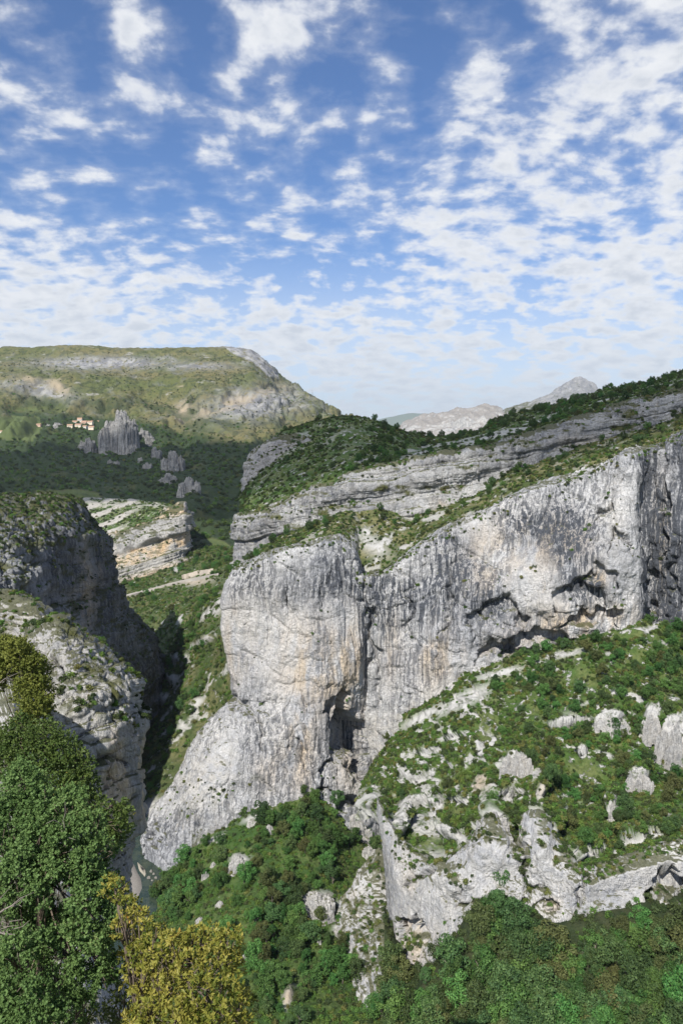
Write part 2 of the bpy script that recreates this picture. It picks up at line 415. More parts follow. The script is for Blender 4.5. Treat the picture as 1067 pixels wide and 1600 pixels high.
xs = [590, 615, 640, 660, 680, 700, 720, 745, 760, 775, 785, 792, 805, 830]
patch('pale_massif', [row(xs, [(590, 700, 8200), (700, 680, 8200), (830, 680, 8200)]),
                      row(xs, [(590, 690, 7500), (630, 670, 7300), (660, 655, 7200), (700, 648, 7100), (720, 645, 7000), (745, 642, 7000), (760, 638, 7000), (775, 639, 7000), (785, 645, 7050), (795, 656, 7100), (830, 690, 7200)]),
                      row(xs, [(590, 695, 6900), (640, 672, 6700), (700, 662, 6600), (760, 655, 6600), (790, 662, 6700), (830, 695, 6800)]),
                      row(xs, [(590, 720, 6200), (830, 720, 6200)]), row(xs, [(590, 770, 5800), (830, 770, 5800)])],
      M['massif'], 1.0, 4,
      disp=lambda P, N, px, py: 70 * fbm(P / 350, 5, .55, True) + 30 * fbm(S(P, 1 / 400, 1 / 400, 1 / 40), 3),
      masks=lambda D: dict(warm=.15 * sst(fbm(D['P'] / 300, 3), 0, .4), dark=0 * D['px'], pale=.5 + 0 * D['px'], turf=sst(D['py'], 676, 690)))

xs = [770, 790, 810, 830, 845, 858, 870, 880, 890, 900, 906, 914, 922, 931, 945, 965, 990, 1030]
patch('peak', [row(xs, [(770, 690, 10800), (1030, 690, 10800)]),
               row(xs, [(770, 655, 9600), (790, 640, 9500), (830, 629, 9400), (850, 621, 9350), (870, 609, 9300), (885, 600, 9300), (897, 591, 9300), (906, 589, 9300), (914, 592, 9300), (922, 598, 9350), (931, 607, 9400), (950, 622, 9500), (1030, 680, 9700)]),
               row(xs, [(770, 662, 9000), (830, 640, 8800), (870, 624, 8750), (905, 612, 8750), (940, 625, 8800), (1030, 690, 9000)]),
               row(xs, [(770, 672, 8400), (830, 652, 8200), (905, 640, 8100), (1030, 690, 8300)]), row(xs, [(770, 740, 7400), (1030, 740, 7400)])],
      M['peak'], 1.0, 1,
      disp=lambda P, N, px, py: 60 * fbm(P / 420, 5, .6, True) - 18,
      masks=lambda D: dict(warm=0 * D['px'], dark=.25 + 0 * D['px'], pale=.3 + 0 * D['px'],
                           turf=np.maximum(sst(D['py'] + 12 * fbm(D['P'] / 500, 4), 630, 644), 1 - sst(D['px'], 825, 850))))

# the mesa with the valley in front of it
xs = [-160, -60, 0, 60, 120, 190, 270, 350, 372, 392, 410, 424, 437, 470, 500, 540, 600, 680]
sky_l = [(-160, 548), (0, 543), (60, 543), (100, 538), (190, 543), (270, 541), (350, 540), (372, 541), (392, 544), (410, 558), (424, 572), (437, 590), (470, 606), (500, 625), (540, 646), (600, 672), (680, 700)]
sk = np.interp(xs, [p[0] for p in sky_l], [p[1] for p in sky_l])
def mrow(yb, Y, tsk):   # tsk: how far from the skyline (0) to the common lower lines (1)
    y = sk + (700 - sk) * tsk if yb is None else np.full(len(xs), float(yb))
    return np.stack([xs, y, np.full(len(xs), float(Y))], -1)
mr = [mrow(None, 5200, -.0), mrow(None, 4050, 0), mrow(None, 3950, .10), mrow(None, 3800, .17), mrow(None, 3500, .30), mrow(None, 3150, .52),
      mrow(None, 2800, .75), mrow(703, 2450, 0), mrow(745, 2050, 0), mrow(792, 1680, 0), mrow(850, 1380, 0), mrow(905, 1120, 0), mrow(960, 1000, 0)]
mr[0][:, 1] += 14
# the plateau's summit cliff on its right shoulder stands steep
def mesa_disp(P, N, px, py):
    h = 60 * fbm(P / 700, 5, .5) + 25 * fbm(P / 160, 4, .55, True)
    gul = fbm(S(P, 1 / 260, 1 / 600, 1 / 900), 4, .55, True)
    h = h - 40 * sst(gul, .3, .75) * sst(py, 575, 620) * (1 - sst(py, 690, 730))
    bandy = 566 + .03 * (px - 160) + 5 * fbm(P / 300, 2)
    band = sst(py, bandy - 7, bandy - 4) * (1 - sst(py, bandy + 8, bandy + 20)) * blob(px, py, 165, 566, 95, 60)
    h = h - 35 * band
    h = h * np.where(py > 600, 1, .35 + .65 * sst(py, 545, 600))
    h = h + 9 * fbm(P / 40, 3) * (1 - .5 * sst(py, 700, 900))
    return h
def mesa_masks(D):
    px, py, P = D['px'], D['py'], D['P']; n = fbm(P / 220, 5); n2 = fbm(P / 90, 4); z = 0 * px
    rock = np.maximum(blob(px, py, 160, 567, 95, 9) * 1.4, blob(px, py, 310, 572, 60, 6) * .8)
    rock = np.maximum(rock, 1.6 * poly(px, py, [(345, 536), (395, 536), (432, 580), (436, 592), (420, 588), (395, 566), (362, 552)]))
    rock = np.maximum(rock, 1.1 * blob(px, py, 400, 632, 80, 24, -.15))
    rock = np.maximum(rock, .8 * blob(px, py, 60, 610, 60, 12, .2)) + .35 * sst(n2, .1, .4) * (py < 660)
    tan = np.maximum(blob(px, py, 92, 603, 20, 9, .5), blob(px, py, 288, 642, 13, 14, .6))
    tan = np.maximum(tan, .8 * blob(px, py, 350, 634, 90, 9, -.3)); tan = np.maximum(tan, .9 * blob(px, py, 346, 722, 16, 5, .4))
    tan = np.maximum(tan, .7 * blob(px, py, 45, 592, 14, 8, .4)); tan = np.maximum(tan, .8 * blob(px, py, 286, 604, 10, 2))
    tan = np.maximum(tan, blob(px, py, 228, 777, 7, 5)); tan = np.maximum(tan, .7 * blob(px, py, 294, 790, 8, 4))
    tan = tan * sst(n2 + .35 * tan, -.05, .25)
    edge = np.interp(px, [-160, 0, 60, 140, 230, 280, 330, 380, 450, 540], [655, 640, 636, 640, 650, 668, 676, 690, 668, 660]) + 14 * n
    wood = sst(py, edge, edge + 14) * (1 - .45 * sst(n2, .15, .4))
    wood = np.maximum(wood, .6 * sst(n, .15, .3) * (py > 615))
    field = poly(px, py, [(-60, 655), (20, 650), (62, 652), (66, 668), (50, 690), (20, 686), (-60, 682)]) * 1.0
    field = np.maximum(field, blob(px, py, 75, 774, 32, 6, -.1) * 1.3); field = np.maximum(field, blob(px, py, 128, 772, 28, 6, .1) * 1.3)
    field = np.maximum(field, sst(blob(px, py, 330, 868, 40, 30), .3, .6) * .8)
    field = np.maximum(field, blob(px, py, 40, 640, 50, 5) * .6)
    return dict(rock=rock * (1 - field), tan=tan, wood=wood * (1 - sst(field, .2, .5)), field=sst(field, .3, .6))
mesa = patch('mountainside', mr, M['mesa'], 1.5, 8, disp=mesa_disp, masks=mesa_masks)

# ------------------------------------------------------------------ rock shapes
def rock_disp(P, a=1.0, k=1.0, flute=1.0, ledge=1.0, tilt=0.0):
    h = 4.5 * fbm(P / (45 * k), 3) + 2.6 * fbm(S(P, 1 / 17, 1 / 17, 1 / 32) / k, 4, .5, True)
    wz = P[..., 2] + tilt * P[..., 0] + 9 * k * fbm(P / (22 * k), 3)
    th = 13 * k; q = wz / th; fr = q - np.floor(q)
    amp = hash1(np.floor(q), 3) * sst(fbm(P / (30 * k) + 5, 2), -.15, .25)
    prof = sst(fr, 0, .22) * (1 - .7 * sst(fr, .15, 1))           # sharp underside, sloping top
    h = h + ledge * 2.0 * amp * prof
    q2 = (P[..., 2] + .5 * P[..., 0] + 7 * k * fbm(P / (38 * k) + 3, 2)) / (31 * k); i2 = np.round(q2); dg = np.abs(q2 - i2)
    h = h - 2.0 * (1 - sst(dg, 0, .07)) * sst(fbm(P / (30 * k) + 77 + 5 * hash1(i2, 5)[..., None], 2), .0, .2)      # slanting breaks
    h = h + flute * (.35 + sst(fbm(P / (38 * k) + 9, 2), -.2, .25)) * (1.9 * fbm(S(P, 1 / 4.2, 1 / 4.2, 1 / 40) / k, 3) - 1.3 * sst(-np.abs(pnoise(S(P, 1 / 9., 1 / 9., 1 / 60) / k)), -.10, 0))
    return h * a * k
def rock_fine(P, a=1.0, k=1.0):
    rough = .30 + .95 * sst(fbm(P / (32 * k) + 40, 2), -.2, .25)
    h = 1.0 * fbm(P / (4.5 * k), 4, .6, True) + .95 * fbm(S(P, 1 / 1.7, 1 / 1.7, 1 / 9) / k, 2)
    cr = np.abs(pnoise(S(P, 1, 1, .35) / (7 * k)))
    h = h * rough - .8 * (1 - sst(cr, 0, .045)) * sst(fbm(P / (15 * k) + 51, 2), -.05, .15)
    return h * a * k
def strata_disp(P, th, amp, tx, ty, wob=.25):
    w = P[..., 2] + tx * P[..., 0] + ty * P[..., 1] + wob * th * 4 * fbm(P / (th * 9), 3)
    h = 0
    for t, a, s in ((th, 1.0, 1), (th * .37, .5, 7), (th * 2.6, .8, 11)):
        q = w / t; i = np.floor(q); fr = q - i
        j0 = hash1(i, s); j1 = hash1(i + 1, s)
        h = h + a * (j0 + (j1 - j0) * sst(fr, .86, 1.0))
    er = sst(fbm(P / (th * 3.5), 3), -.35, .35)
    return amp * (h * (.45 + .55 * er))

# ------------------------------------------------------------------ the great wall on the right
jl = [
 [(392, 884, 500), (376, 884, 470), (405, 872, 455), (450, 853, 452), (495, 844, 452), (530, 838, 455), (552, 850, 460), (562, 890, 470)],
 [(385, 888, 492), (366, 893, 435), (405, 880, 428), (450, 861, 425), (495, 852, 425), (530, 845, 428), (552, 860, 430), (562, 900, 434)],
 [(377, 930, 495), (352, 930, 431), (395, 925, 424), (445, 920, 419), (495, 920, 417), (535, 925, 420), (556, 930, 422), (567, 945, 427)],
 [(375, 985, 495), (350, 985, 429), (395, 985, 422), (445, 985, 416), (495, 985, 413), (538, 990, 416), (560, 1000, 419), (572, 1010, 427)],
 [(380, 1040, 495), (360, 1040, 429), (400, 1040, 420), (445, 1045, 414), (495, 1045, 410), (535, 1050, 412), (560, 1060, 418), (577, 1070, 431)],
 [(387, 1085, 495), (370, 1087, 427), (405, 1095, 417), (450, 1100, 410), (495, 1100, 408), (530, 1105, 412), (563, 1110, 430), (585, 1120, 442)],
 [(350, 1125, 485), (328, 1128, 424), (380, 1150, 402), (440, 1155, 401), (490, 1155, 405), (530, 1160, 414), (565, 1165, 428), (590, 1170, 438)],
 [(305, 1195, 475), (287, 1208, 412), (345, 1212, 395), (420, 1205, 396), (480, 1205, 399), (530, 1215, 405), (568, 1220, 416), (592, 1225, 430)],
 [(255, 1265, 462), (238, 1268, 403), (300, 1265, 388), (390, 1250, 390), (470, 1250, 393), (525, 1260, 398), (567, 1270, 406), (594, 1270, 420)],
 [(238, 1320, 450), (220, 1312, 398), (270, 1345, 378), (380, 1320, 381), (470, 1320, 385), (525, 1320, 388), (567, 1320, 394), (596, 1330, 408)],
 [(250, 1390, 440), (235, 1375, 392), (280, 1400, 372), (380, 1390, 374), (470, 1390, 378), (525, 1390, 380), (567, 1400, 386), (600, 1420, 398)]]
jl = [r + [(r[-1][0] + 20, r[-1][1] + 4, r[-1][2] + 22)] for r in jl]
def jl_disp(P, N, px, py):
    px = px + 26 * fbm(P / 13, 3); py = py + 22 * fbm(P / 11 + 19, 3)
    h = rock_disp(P, .62, 1.0, 1.0, .9)
    h = h - 16 * cave(px, py, 541, 1180, 34, 105, .05)             # the tall arched hollow
    h = h - 9 * cave(px, py, 528, 1108, 20, 34, .08)
    h = h - 10 * cave(px, py, 548, 1262, 20, 22) - 7 * cave(px, py, 505, 1238, 16, 12)
    h = h - 7 * cave(px, py, 233, 1320, 12, 26) - 5 * cave(px, py, 243, 1292, 7, 16)
    h = h + 5 * blob(px, py, 395, 1090, 22, 60, .55) - 6 * blob(px, py, 372, 1100, 12, 12) - 5 * blob(px, py, 400, 1130, 5, 38, -.5)
    h = h - 4 * blob(px, py, 452, 940, 5, 22, -.4) - 3 * blob(px, py, 470, 1170, 4, 34, -.4)
    h = h + 5 * blob(px, py, 330, 1200, 40, 50)
    return h
def jl_masks(D):
    px, py, P = D['px'], D['py'], D['P']
    n = fbm(P / 18, 4)
    warm = 1.2 * blob(px, py, 550, 1060, 22, 75) + 1.0 * blob(px, py, 500, 1050, 45, 60) + .9 * blob(px, py, 470, 1170, 22, 70) + .7 * blob(px, py, 545, 1200, 25, 35) \
        + .7 * blob(px, py, 365, 1000, 14, 60) + .5 * blob(px, py, 420, 1200, 25, 40) + .25 * blob(px, py, 440, 1000, 80, 90)
    dark = .7 * blob(px, py, 525, 905, 30, 35) + .8 * blob(px, py, 573, 1010, 9, 80) + .55 * blob(px, py, 535, 1160, 30, 40) + .6 * blob(px, py, 450, 925, 90, 40) + .4 * blob(px, py, 300, 1290, 60, 30)  # dark streaks, plus shade painted into the corner and the arched hollow
    pale = .8 * blob(px, py, 320, 1220, 60, 70) + .5 * blob(px, py, 400, 1000, 60, 80)
    turf = .9 * blob(px, py, 345, 1240, 60, 14, -.5) * sst(n, -.1, .2) + .8 * blob(px, py, 315, 1130, 8, 25, .3) * sst(n, -.2, .1) + sst(py, 1285, 1330) * (px > 300)
    return dict(warm=warm, dark=dark, pale=pale, turf=turf)
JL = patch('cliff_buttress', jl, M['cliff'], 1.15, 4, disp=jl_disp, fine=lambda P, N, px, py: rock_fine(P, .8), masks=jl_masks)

xs = [548, 562, 580, 600, 640, 694, 750, 800, 850, 905, 950, 975, 988, 1000, 1012, 1030, 1060, 1100, 1150]
ytop = np.interp(xs, [562, 600, 622, 640, 665, 694, 712, 755, 797, 840, 882, 925, 960, 978, 1003, 1047, 1067, 1150], [902, 899, 884, 872, 852, 834, 826, 810, 783, 764, 751, 741, 725, 711, 705, 702, 680, 650])
ybase = np.interp(xs, [548, 600, 640, 680, 740, 800, 860, 910, 950, 1000, 1067, 1150], [1200, 1165, 1108, 1082, 1048, 1032, 1017, 995, 987, 977, 988, 995])
Ytop = np.interp(xs, [548, 562, 580, 600, 640, 700, 800, 900, 950, 975, 990, 1002, 1015, 1035, 1067, 1150], [434, 424, 426, 428, 429, 429, 427, 423, 418, 412, 412, 431, 429, 421, 416, 408])
Ybas = np.interp(xs, [548, 562, 580, 600, 640, 700, 800, 900, 950, 975, 990, 1002, 1015, 1035, 1067, 1150], [448, 434, 426, 420, 415, 408, 400, 396, 392, 388, 390, 412, 410, 404, 398, 392])
jr = [np.stack([xs, ytop - 7, Ytop + 26], -1)]
for tt in (0, .12, .3, .5, .7, .85, 1.0, 1.25):
    bul = -7 * math.exp(-((tt - .55) / .28) ** 2) * np.interp(xs, [600, 760, 960, 985, 1002, 1100], [0, 1, 1, .3, 0, .5])
    back = 5 * math.exp(-((tt - .93) / .1) ** 2) * np.interp(xs, [620, 720, 980, 1100], [0, 1, 1, .5])
    sh = np.interp(xs, [548, 562, 600, 640, 950, 1000, 1030, 1060], [10, 14, 8, 0, 0, 10, 12, 0]) * tt + np.interp(xs, [940, 985, 1030, 1080], [0, 1, 1, 0]) * 7 * math.sin(9.0 * tt + 1) 
    jr.append(np.stack([np.array(xs) + sh, ytop + (ybase - ytop) * tt, Ytop + (Ybas - Ytop) * tt + bul + back], -1))
def jr_disp(P, N, px, py):
    px = px + 26 * fbm(P / 13, 3); py = py + 22 * fbm(P / 11 + 19, 3)
    h = rock_disp(P, .62, 1.0, 1.0, 1.0, -.15)
    h = h - 6 * cave(px, py, 775, 965, 44, 42, .25) - 6.5 * cave(px, py, 905, 940, 40, 48, .25) - 4.5 * cave(px, py, 938, 905, 26, 26, .25)
    h = h - 9 * cave(px, py, 850, 1012, 66, 36, .2) - 7 * cave(px, py, 790, 1022, 45, 26, .2) - 7 * cave(px, py, 925, 968, 44, 26, .2)
    h = h + 6 * blob(px, py, 865, 960, 22, 34) + 5 * blob(px, py, 790, 990, 40, 14) + 4 * blob(px, py, 955, 900, 20, 60) + 5 * blob(px, py, 940, 965, 30, 10, -.4)
    h = h - 5 * cave(px, py, 965, 850, 14, 26, .2) - 4 * cave(px, py, 945, 800, 12, 22, .2) - 5 * blob(px, py, 700, 940, 4, 60, .15) - 4 * blob(px, py, 640, 960, 4, 50, -.1)
    h = h - 6 * blob(px, py, 578, 1000, 5, 120, -.1) - 9 * blob(px, py, 1021, 930, 6, 60, -.15) - 6 * blob(px, py, 1040, 800, 4, 90, -.05) - 5 * blob(px, py, 1055, 900, 4, 70) + 4 * blob(px, py, 1048, 860, 6, 90)
    return h
def jr_masks(D):
    px, py, P = D['px'], D['py'], D['P']
    warm = .9 * blob(px, py, 880, 975, 70, 28) + 1.0 * blob(px, py, 930, 975, 60, 22, -.3) + .75 * blob(px, py, 860, 850, 70, 45) + .9 * blob(px, py, 680, 1030, 30, 50) \
        + .6 * blob(px, py, 760, 880, 40, 60) + .8 * blob(px, py, 1035, 860, 16, 90) + .5 * blob(px, py, 790, 1015, 60, 20) + .6 * blob(px, py, 610, 1010, 16, 60) + 1.0 * blob(px, py, 935, 905, 18, 14)
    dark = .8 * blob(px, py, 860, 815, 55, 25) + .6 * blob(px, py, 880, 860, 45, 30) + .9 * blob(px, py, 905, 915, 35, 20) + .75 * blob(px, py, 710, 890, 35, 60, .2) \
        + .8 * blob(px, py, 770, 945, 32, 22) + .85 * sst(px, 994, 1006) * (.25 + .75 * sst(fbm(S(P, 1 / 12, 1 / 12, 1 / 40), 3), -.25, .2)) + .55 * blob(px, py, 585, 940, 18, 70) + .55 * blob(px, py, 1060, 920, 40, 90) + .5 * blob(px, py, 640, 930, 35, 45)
    pale = .7 * blob(px, py, 850, 945, 30, 22) + .6 * blob(px, py, 960, 800, 22, 70) + .8 * sst(py, np.interp(px, [600, 740, 860, 1000], [1100, 1030, 1000, 985]), np.interp(px, [600, 740, 860, 1000], [1130, 1050, 1020, 1000]))
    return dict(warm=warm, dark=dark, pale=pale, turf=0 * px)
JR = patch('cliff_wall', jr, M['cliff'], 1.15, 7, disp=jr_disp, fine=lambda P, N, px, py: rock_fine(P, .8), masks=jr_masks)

# ------------------------------------------------------------------ terraces and bands above the wall
band_bot = [(340, 900), (367, 886), (390, 873), (421, 843), (461, 826), (498, 812), (529, 799), (576, 790), (606, 790), (618, 812), (675, 795), (744, 772), (808, 727), (867, 713), (904, 694), (957, 682), (1010, 666), (1067, 645), (1150, 620)]
band_top = [(340, 830), (370, 809), (421, 800), (451, 789), (482, 778), (515, 762), (556, 745), (596, 734), (660, 722), (720, 712), (770, 700), (829, 685), (882, 664), (936, 648), (1010, 629), (1067, 618), (1150, 595)]
sky_k = [(372, 760), (384, 745), (390, 718), (404, 700), (441, 671), (492, 657), (529, 649), (556, 649), (583, 655), (627, 671), (664, 681), (712, 682), (744, 672), (797, 648), (840, 637), (893, 624), (941, 609), (1005, 600), (1058, 582), (1150, 560)]
bandY = [(340, 640), (367, 585), (420, 560), (500, 540), (600, 535), (700, 525), (800, 520), (900, 520), (1067, 510), (1150, 500)]
def line(xs, yl, Yl, dy=0, dY=0):
    return np.stack([np.array(xs, float), np.interp(xs, [p[0] for p in yl], [p[1] for p in yl]) + dy, np.interp(xs, [p[0] for p in Yl], [p[1] for p in Yl]) + dY], -1)
skyY = [(372, 800), (404, 790), (540, 760), (664, 760), (800, 740), (1067, 700), (1150, 690)]
xs = [374, 384, 390, 404, 420, 441, 470, 500, 530, 556, 583, 610, 640, 664, 700, 740, 797, 840, 893, 941, 1005, 1058, 1100, 1150]
k0 = line(xs, sky_k, skyY, 6, 180); k1 = line(xs, sky_k, skyY, 2, 30); k2 = line(xs, sky_k, skyY, 4, 0)
kb = line(xs, band_top, bandY, 5, 22)
k3 = k2 + (kb - k2) * np.array([1, .30, .35]); k4 = k2 + (kb - k2) * np.array([1, .66, .72])
def up_masks(D):
    px, py, P = D['px'], D['py'], D['P']; n = fbm(P / 25, 4)
    bt = np.interp(px, [p[0] for p in band_top], [p[1] for p in band_top])
    bare = .75 * blob(px, py, 470, 688, 70, 20, -.1) * sst(n, -.05, .25)
    bare = np.maximum(bare, .8 * sst(py, bt - 7, bt - 1)); bare = np.maximum(bare, .7 * (np.abs(py - (bt - 22)) < 3) * (px > 560) * sst(n, -.1, .1))
    bare = np.maximum(bare, .9 * (np.abs(py - (bt - 9 - .04 * (px - 560))) < 4) * (px > 620) * (px < 830) * sst(n, -.2, .05))
    return dict(bare=bare, tan=0 * px)
UP = patch('upper_slope', [k0, k1, k2, k3, k4, kb, line(xs, band_top, bandY, 40, 25)], M['slope'], 1.4, 5,
           disp=lambda P, N, px, py: 3.5 * fbm(P / 40, 5) + 2.0 * fbm(S(P, 1 / 60, 1 / 60, 1 / 6), 3), masks=up_masks)

xs2 = [352, 367, 372, 390, 421, 451, 482, 515, 556, 596, 606, 618, 660, 720, 770, 829, 882, 936, 1010, 1067, 1150]
bt = line(xs2, band_top, bandY); bb = line(xs2, band_bot, bandY, 6, -8)
b_back = line(xs2, band_top, bandY, -3, 26)
for A in (bt, bb, b_back): A[0, 2] += 60
bt[0, 0] = 386; bt[0, 1] = 812; b_back[0, 0] = 388; b_back[0, 1] = 808; bb[0, 0] = 384; bb[0, 1] = 895; bb[1, 0] = 366; bt[1, 0] = 369
bm1 = bt + (bb - bt) * .33; bm2 = bt + (bb - bt) * .66; bm1[:, 2] -= 3; bm2[:, 2] += 1
bx = bb.copy(); bx[:, 1] += 16; bx[:, 2] -= 2
BAND = patch('upper_cliff_band', [b_back, bt, bm1, bm2, bb, bx], M['upper'], 1.15, 5,
             disp=lambda P, N, px, py: strata_disp(P, 5.0, 3.4, -.16, .05) + 3.2 * fbm(S(P, 1 / 16, 1 / 16, 1 / 30), 4, .5, True) - 2.5,
             fine=lambda P, N, px, py: rock_fine(P, .8),
             masks=lambda D: dict(warm=.9 * blob(D['px'], D['py'], 685, 790, 14, 10) + .4 * blob(D['px'], D['py'], 900, 690, 60, 10),
                                  dark=.45 * sst(fbm(D['P'] / 30, 3), -.1, .3), pale=.35 + 0 * D['px'],
                                  turf=sst(fbm(S(D['P'], 1 / 30, 1 / 30, 1 / 8), 3), .18, .3)))

# bare face of the dome on the left shoulder
dome = [[(402, 715, 800), (396, 712, 775), (410, 697, 765), (440, 682, 758), (475, 684, 752), (510, 690, 745), (545, 695, 740)],
        [(398, 722, 790), (389, 720, 745), (408, 702, 735), (440, 690, 730), (475, 692, 728), (510, 695, 726), (545, 698, 726)],
        [(395, 750, 780), (383, 748, 730), (405, 735, 716), (440, 718, 712), (472, 708, 712), (505, 703, 714), (540, 702, 720)],
        [(394, 780, 770), (383, 780, 712), (404, 766, 700), (436, 748, 698), (466, 728, 702), (498, 714, 708), (532, 706, 718)],
        [(394, 800, 760), (384, 800, 700), (408, 782, 692), (440, 762, 692), (470, 740, 698), (500, 722, 706), (535, 712, 718)]]
DOME = patch('dome_cliff', dome, M['upper'], 1.15, 5,
             disp=lambda P, N, px, py: strata_disp(P, 7, 3, -.35, .1) + 5 * fbm(S(P, 1 / 26, 1 / 26, 1 / 40), 4, .5, True) - 3, fine=lambda P, N, px, py: rock_fine(P, 1.1, 1.3),
             masks=lambda D: dict(warm=.2 + 0 * D['px'], dark=.35 * sst(fbm(D['P'] / 30, 3), 0, .3), pale=.4 + 0 * D['px'], turf=sst(fbm(D['P'] / 25, 3), .15, .3) * sst(D['px'], 420, 500)))

# scrub terrace between the band and the wall
xs3 = [352, 366, 380, 405, 450, 495, 530, 550, 562, 580, 600, 640, 694, 750, 800, 850, 905, 950, 978, 1003, 1047, 1100, 1150]
wall_top = [(352, 905), (366, 893), (405, 880), (450, 861), (495, 852), (530, 845), (549, 862), (562, 902), (600, 899), (622, 884), (640, 872), (665, 852), (694, 834), (712, 826), (755, 810), (797, 783), (840, 764), (882, 751), (925, 741), (960, 725), (978, 711), (1003, 705), (1047, 702), (1067, 680), (1150, 650)]
wallY = [(352, 445), (450, 428), (530, 430), (562, 450), (600, 437), (700, 431), (900, 425), (978, 416), (1003, 434), (1035, 424), (1150, 412)]
t0 = line(xs3, band_bot, bandY, -8, 16); t1 = line(xs3, band_bot, bandY, 0, -6); t3 = line(xs3, wall_top, wallY, 3, 14); t4 = line(xs3, wall_top, wallY, 16, 10)
t2 = t1 + (t3 - t1) * .5; t2[:, 2] -= 6
TER = patch('terrace_slope', [t0, t1, t2, t3, t4], M['terrace'], 1.3, 4,
            disp=lambda P, N, px, py: 2.2 * fbm(P / 22, 5) + 1.0 * fbm(P / 6, 3),
            masks=lambda D: dict(bare=.95 * blob(D['px'], D['py'], 580, 850, 30, 14, .6) + .8 * sst(fbm(D['P'] / 14, 4), .08, .25) * np.clip(blob(D['px'], D['py'], 600, 850, 160, 40, -.3) + .35, 0, 1), tan=0 * D['px']))

# ------------------------------------------------------------------ terrace below the wall, lower cliff, wood
xs4 = [560, 582, 600, 620, 640, 690, 735, 768, 800, 835, 870, 900, 950, 1000, 1040, 1067, 1110, 1160]
l_top = [(560, 1235), (582, 1200), (600, 1168), (640, 1112), (680, 1086), (740, 1052), (800, 1036), (860, 1020), (910, 1000), (950, 990), (1000, 980), (1067, 990), (1160, 998)]
l_topY = [(560, 432), (600, 425), (640, 416), (700, 408), (800, 400), (900, 396), (975, 390), (1067, 398), (1160, 392)]
m_top = [(560, 1255), (590, 1250), (612, 1292), (640, 1330), (690, 1352), (735, 1322), (762, 1278), (772, 1276), (792, 1318), (812, 1316), (826, 1278), (842, 1276), (868, 1312), (895, 1352), (920, 1362), (950, 1348), (1000, 1332), (1040, 1318), (1067, 1312), (1160, 1312)]
m_topY = [(560, 330), (590, 306), (612, 297), (640, 288), (690, 274), (735, 270), (768, 272), (800, 266), (835, 266), (870, 258), (900, 252), (950, 252), (1000, 252), (1067, 254), (1160, 254)]
l0 = line(xs4, l_top, l_topY, -8, 6); l1 = line(xs4, l_top, l_topY, 4, -3)
l4 = line(xs4, m_top, m_topY, 4, 7)
l2 = l1 + (l4 - l1) * .33; l2[:, 2] -= 4; l3 = l1 + (l4 - l1) * .68
l5 = line(xs4, m_top, m_topY, 26, 12)
L_ROCKS = [(674, 1174, 12, 5, -.2), (700, 1152, 16, 4, -.2), (634, 1215, 8, 10, -.5), (650, 1255, 22, 8, -.2), (683, 1256, 10, 14, .5), (750, 1222, 10, 18, .5), (843, 1240, 6, 12, .3),
           (812, 1080, 5, 3, 0), (890, 1128, 30, 12, -.1), (660, 1290, 30, 18, .3), (720, 1310, 16, 12, .5), (720, 1095, 60, 12, -.42), (660, 1120, 40, 9, -.55), (780, 1052, 40, 7, -.25), (880, 1022, 30, 6, -.2)]
def l_masks(D):
    px, py, P = D['px'], D['py'], D['P']; n = fbm(P / 9, 4); bare = 0 * px
    for (cx, cy, rx, ry, ro) in L_ROCKS: bare = np.maximum(bare, 1.2 * blob(px, py, cx, cy, rx, ry, ro))
    bare = bare * sst(n + .45 * bare, -.1, .25)
    mt = np.interp(px, [p[0] for p in m_top], [p[1] for p in m_top]) 
    bare = np.maximum(bare, .9 * sst(py, mt - 34, mt - 6) * sst(n, -.25, .1) * (px < 920))
    bare = np.maximum(bare, .85 * sst(n, .14, .26) * sst(blob(px, py, 690, 1215, 120, 90), .2, .6))
    tan = np.maximum(blob(px, py, 750, 1222, 14, 20, .5), blob(px, py, 916, 1302, 10, 6)) + .6 * blob(px, py, 848, 1235, 12, 20)
    return dict(bare=np.maximum(bare, sst(tan, .5, .8)), tan=tan)
L_LEDGES = [(805, 1195, 26, 30, 0), (797, 1240, 34, 14, -.1), (950, 1125, 34, 20, -.2), (890, 1128, 40, 12, -.1), (1016, 1125, 16, 30, .1), (1052, 1155, 30, 50, .1), (909, 1174, 10, 14, 0), (997, 1215, 22, 20, -.6),
            (957, 1262, 12, 24, .3), (750, 1169, 9, 14, 0), (768, 1290, 30, 30, 0), (834, 1290, 20, 34, 0), (890, 1340, 20, 18, .4), (672, 1174, 20, 8, -.2), (645, 1255, 30, 14, -.2), (683, 1256, 10, 18, .4), (700, 1300, 26, 12, .4),
            (625, 1285, 16, 26, .3), (634, 1212, 12, 10, -.4), (843, 1240, 9, 18, .3), (715, 1150, 24, 7, -.3), (860, 1300, 10, 22, .2), (660, 1215, 26, 8, -.5), (720, 1250, 16, 8, .3), (1000, 1310, 40, 9, -.2), (930, 1330, 24, 8, -.3)]
def l_rock(P, px, py):
    n = fbm(P / 8, 4, .6); n2 = fbm(P / 3, 3); m = 0 * px
    for r in L_LEDGES: m = np.maximum(m, blob(px, py, *r))
    return sst(m + .32 * n + .10 * n2, .44, .58)
def l_steps(P, px, py):
    q = (P[..., 2] + 5 * fbm(P / 14, 3) + .12 * P[..., 0]) / 6.5; fr = q - np.floor(q)
    on = sst(fbm(P / 20 + 61, 3) + .30 * blob(px, py, 680, 1230, 130, 100), .02, .25)
    return fr, on
